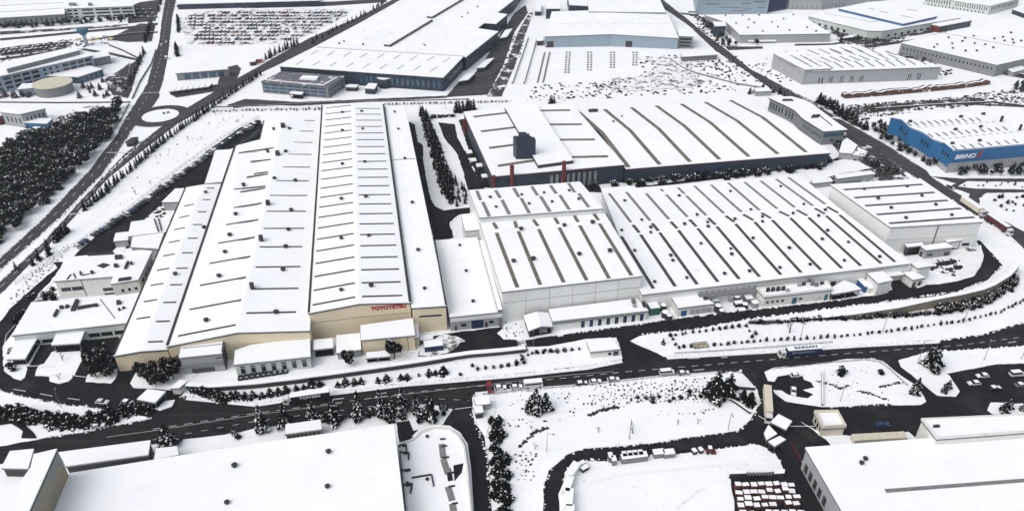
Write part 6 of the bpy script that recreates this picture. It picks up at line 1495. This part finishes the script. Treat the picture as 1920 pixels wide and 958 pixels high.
for q in range(4):
    x, n_ = (1063, 1105, 1148, 1190)[q], (9, 8, 7, 6)[q]
    for k in range(n_):
        for d in (-3, 3):
            p = W(x + d + (7 - k) * .35 * (1 if q == 0 else .2), 100 + k * 4.6)
            g = G(); g.tube((0, 0, 0), (0, 0, .9), .75, .75, 8); o = tag(g.make('cable_drum', 'galv'), 'dark drum in the spaced rows before the pale blue hall', 'drum', 'drums before the pale blue hall'); o.location = p
for k in range(14):
    p, q = W(1022 - k * .95, 99 + k * 4), W(1019.5 - k * .95, 104 + k * 4)
    for d in (0, 4):
        g = G(); g.bar((0, 0, 0), q - p, .7, .6); o = tag(g.make('pipe_bundle', 'greytrim'), 'grey bundle in the long dense stack beside the snowy track', 'bundle', 'bundles beside the snowy track'); o.location = p + Vector((d, 0, 0))
for x, y, h, rr, l in ((1247,594,2.6,1.6,'dark vessel left of the small blue doored building'),(1254,598,2.2,1.3,'second dark vessel left of the small blue doored building'),(1243,582,3,1.4,'grey vessel behind the pair of dark vessels'),(1345,583,3,1.5,'dark vessel right of the small blue doored building'),(1352,590,2.4,1.2,'smaller vessel right of the small blue doored building'),(1380,566,3,1.4,'round vessel in the open machine court'),(1396,578,2.4,1.3,'round vessel at the front of the machine court'),(1688,521,2.6,1.5,'pale vessel beside the pump house')):
    p = W(x, y); r = tag(empty('storage_tank', p), l, 'tank'); g = G(); g.tube(p, p + Vector((0, 0, h)), rr, rr, 12); g.make('shell', 'vent', r, p, False); g = G(); g.tube(p + Vector((0, 0, h + .005)), p + Vector((0, 0, h + .3)), rr * .95, rr * .6, 12); g.make('snow_top', 'roofsnow', r, p)
for x, y, lx, ly, h, m_, l in ((1375,562,5,3,2.6,'lightgrey','largest pale machine housing in the machine court'),(1384,573,3.5,2.2,1.8,'vent','dark pump set in the machine court'),(1402,567,3,3,2.8,'galv','square cooling unit in the machine court'),(1414,575,2.5,2.5,2.4,'lightgrey','small pale cooling unit at the right of the machine court'),(1390,585,3,2,1.4,'trim','low dark unit at the front of the machine court'),(1340,570,3,2,2.2,'galv','grey duct unit behind the dark vessels'),(1224,585,4.2,4.5,3.6,'green','green machine enclosure beside the row of navy doors'),(1250,570,5,3,1.6,'concrete','rusty low unit behind the grey vessel'),(1617,540,3,6.5,3.0,'royal','blue machine unit left of the white windowless box'),(1627,547,2,3,2.8,'whitewall','white cabinet between blue unit and windowless box'),(1566,552,3,2,2.2,'whitewall','white cabinet under the canopy by the teal door'),(813,653,7,4,2.6,'navy','dark blue container before the cream annex bay'),(800,640,5,3,2,'trim','dark skip against the cream annex bay')):
    crate('machine_unit' if m_ not in ('navy',) else 'container', l, None, 'machine' if m_ != 'navy' else 'container', quadbox(W(x, y), .19, lx, ly), h, m_)
for k in range(9):
    x = 447 + k * 10.5; yy = 714 - k * 1.6; g = G()
    P_ = [W(x, yy, 0), W(x + 8, yy - 1.2, 0), W(x + 9, yy - 8, 0), W(x + 1, yy - 7, 0)]
    for i in range(4): g.bar(P_[i], P_[(i + 1) % 4], .25, .9)
    tag(g.make('planter_frame', 'vent'), 'low dark rectangular frame in the row before the pale green office', 'planter', 'frames before the green office')
p = W(1313, 648, .28); r = tag(empty('flower_bed', p), 'stone edged flower bed with dry stalks on the entrance island', 'flower bed')
g = G(); g.hexa(quadbox(p, .19, 6, 3.2), [v + Vector((0, 0, .5)) for v in quadbox(p, .19, 6, 3.2)]); g.make('edging', 'concrete', r, p)
g = G()
for k in range(160): leaf(g, p + Vector((U(-2.9, 2.9), U(-1.5, 1.5), .5)), Vector((U(-.4, .4), U(-.4, .4), 1)), U(.3, .8), 0)
g.make('stalks', 'creampaint', r, p)
for px, nm in (([(1752,494),(1772,490),(1790,487),(1794,494),(1775,499),(1758,500)], 'basin'), ([(1787,503),(1792,499),(1802,498),(1806,501),(1801,506),(1790,507)], 'basin'), ([(1771,504),(1781,504),(1782,508),(1772,508)], 'basin')):
    sheet(nm, px, .31, 'asphalt', jit=.15)

# ------------------------------------------------------------------ the air
bpy.ops.mesh.primitive_cube_add(size=2, location=(0, 0, 98.5))
hz = bpy.context.object; hz.name = 'haze'; hz.scale = (EXT + 60, EXT + 60, 99.5); hz['kind'] = 'stuff'
hm = bpy.data.materials.new('haze'); hm.use_nodes = True
hn = hm.node_tree.nodes; hn.remove(hn['Principled BSDF'])
pv = hn.new('ShaderNodeVolumePrincipled'); pv.inputs['Color'].default_value = (0.86, 0.91, 1.0, 1); pv.inputs['Density'].default_value = 0.00005; pv.inputs['Anisotropy'].default_value = 0.0
hm.node_tree.links.new(pv.outputs[0], hn['Material Output'].inputs['Volume'])
hz.data.materials.append(hm)
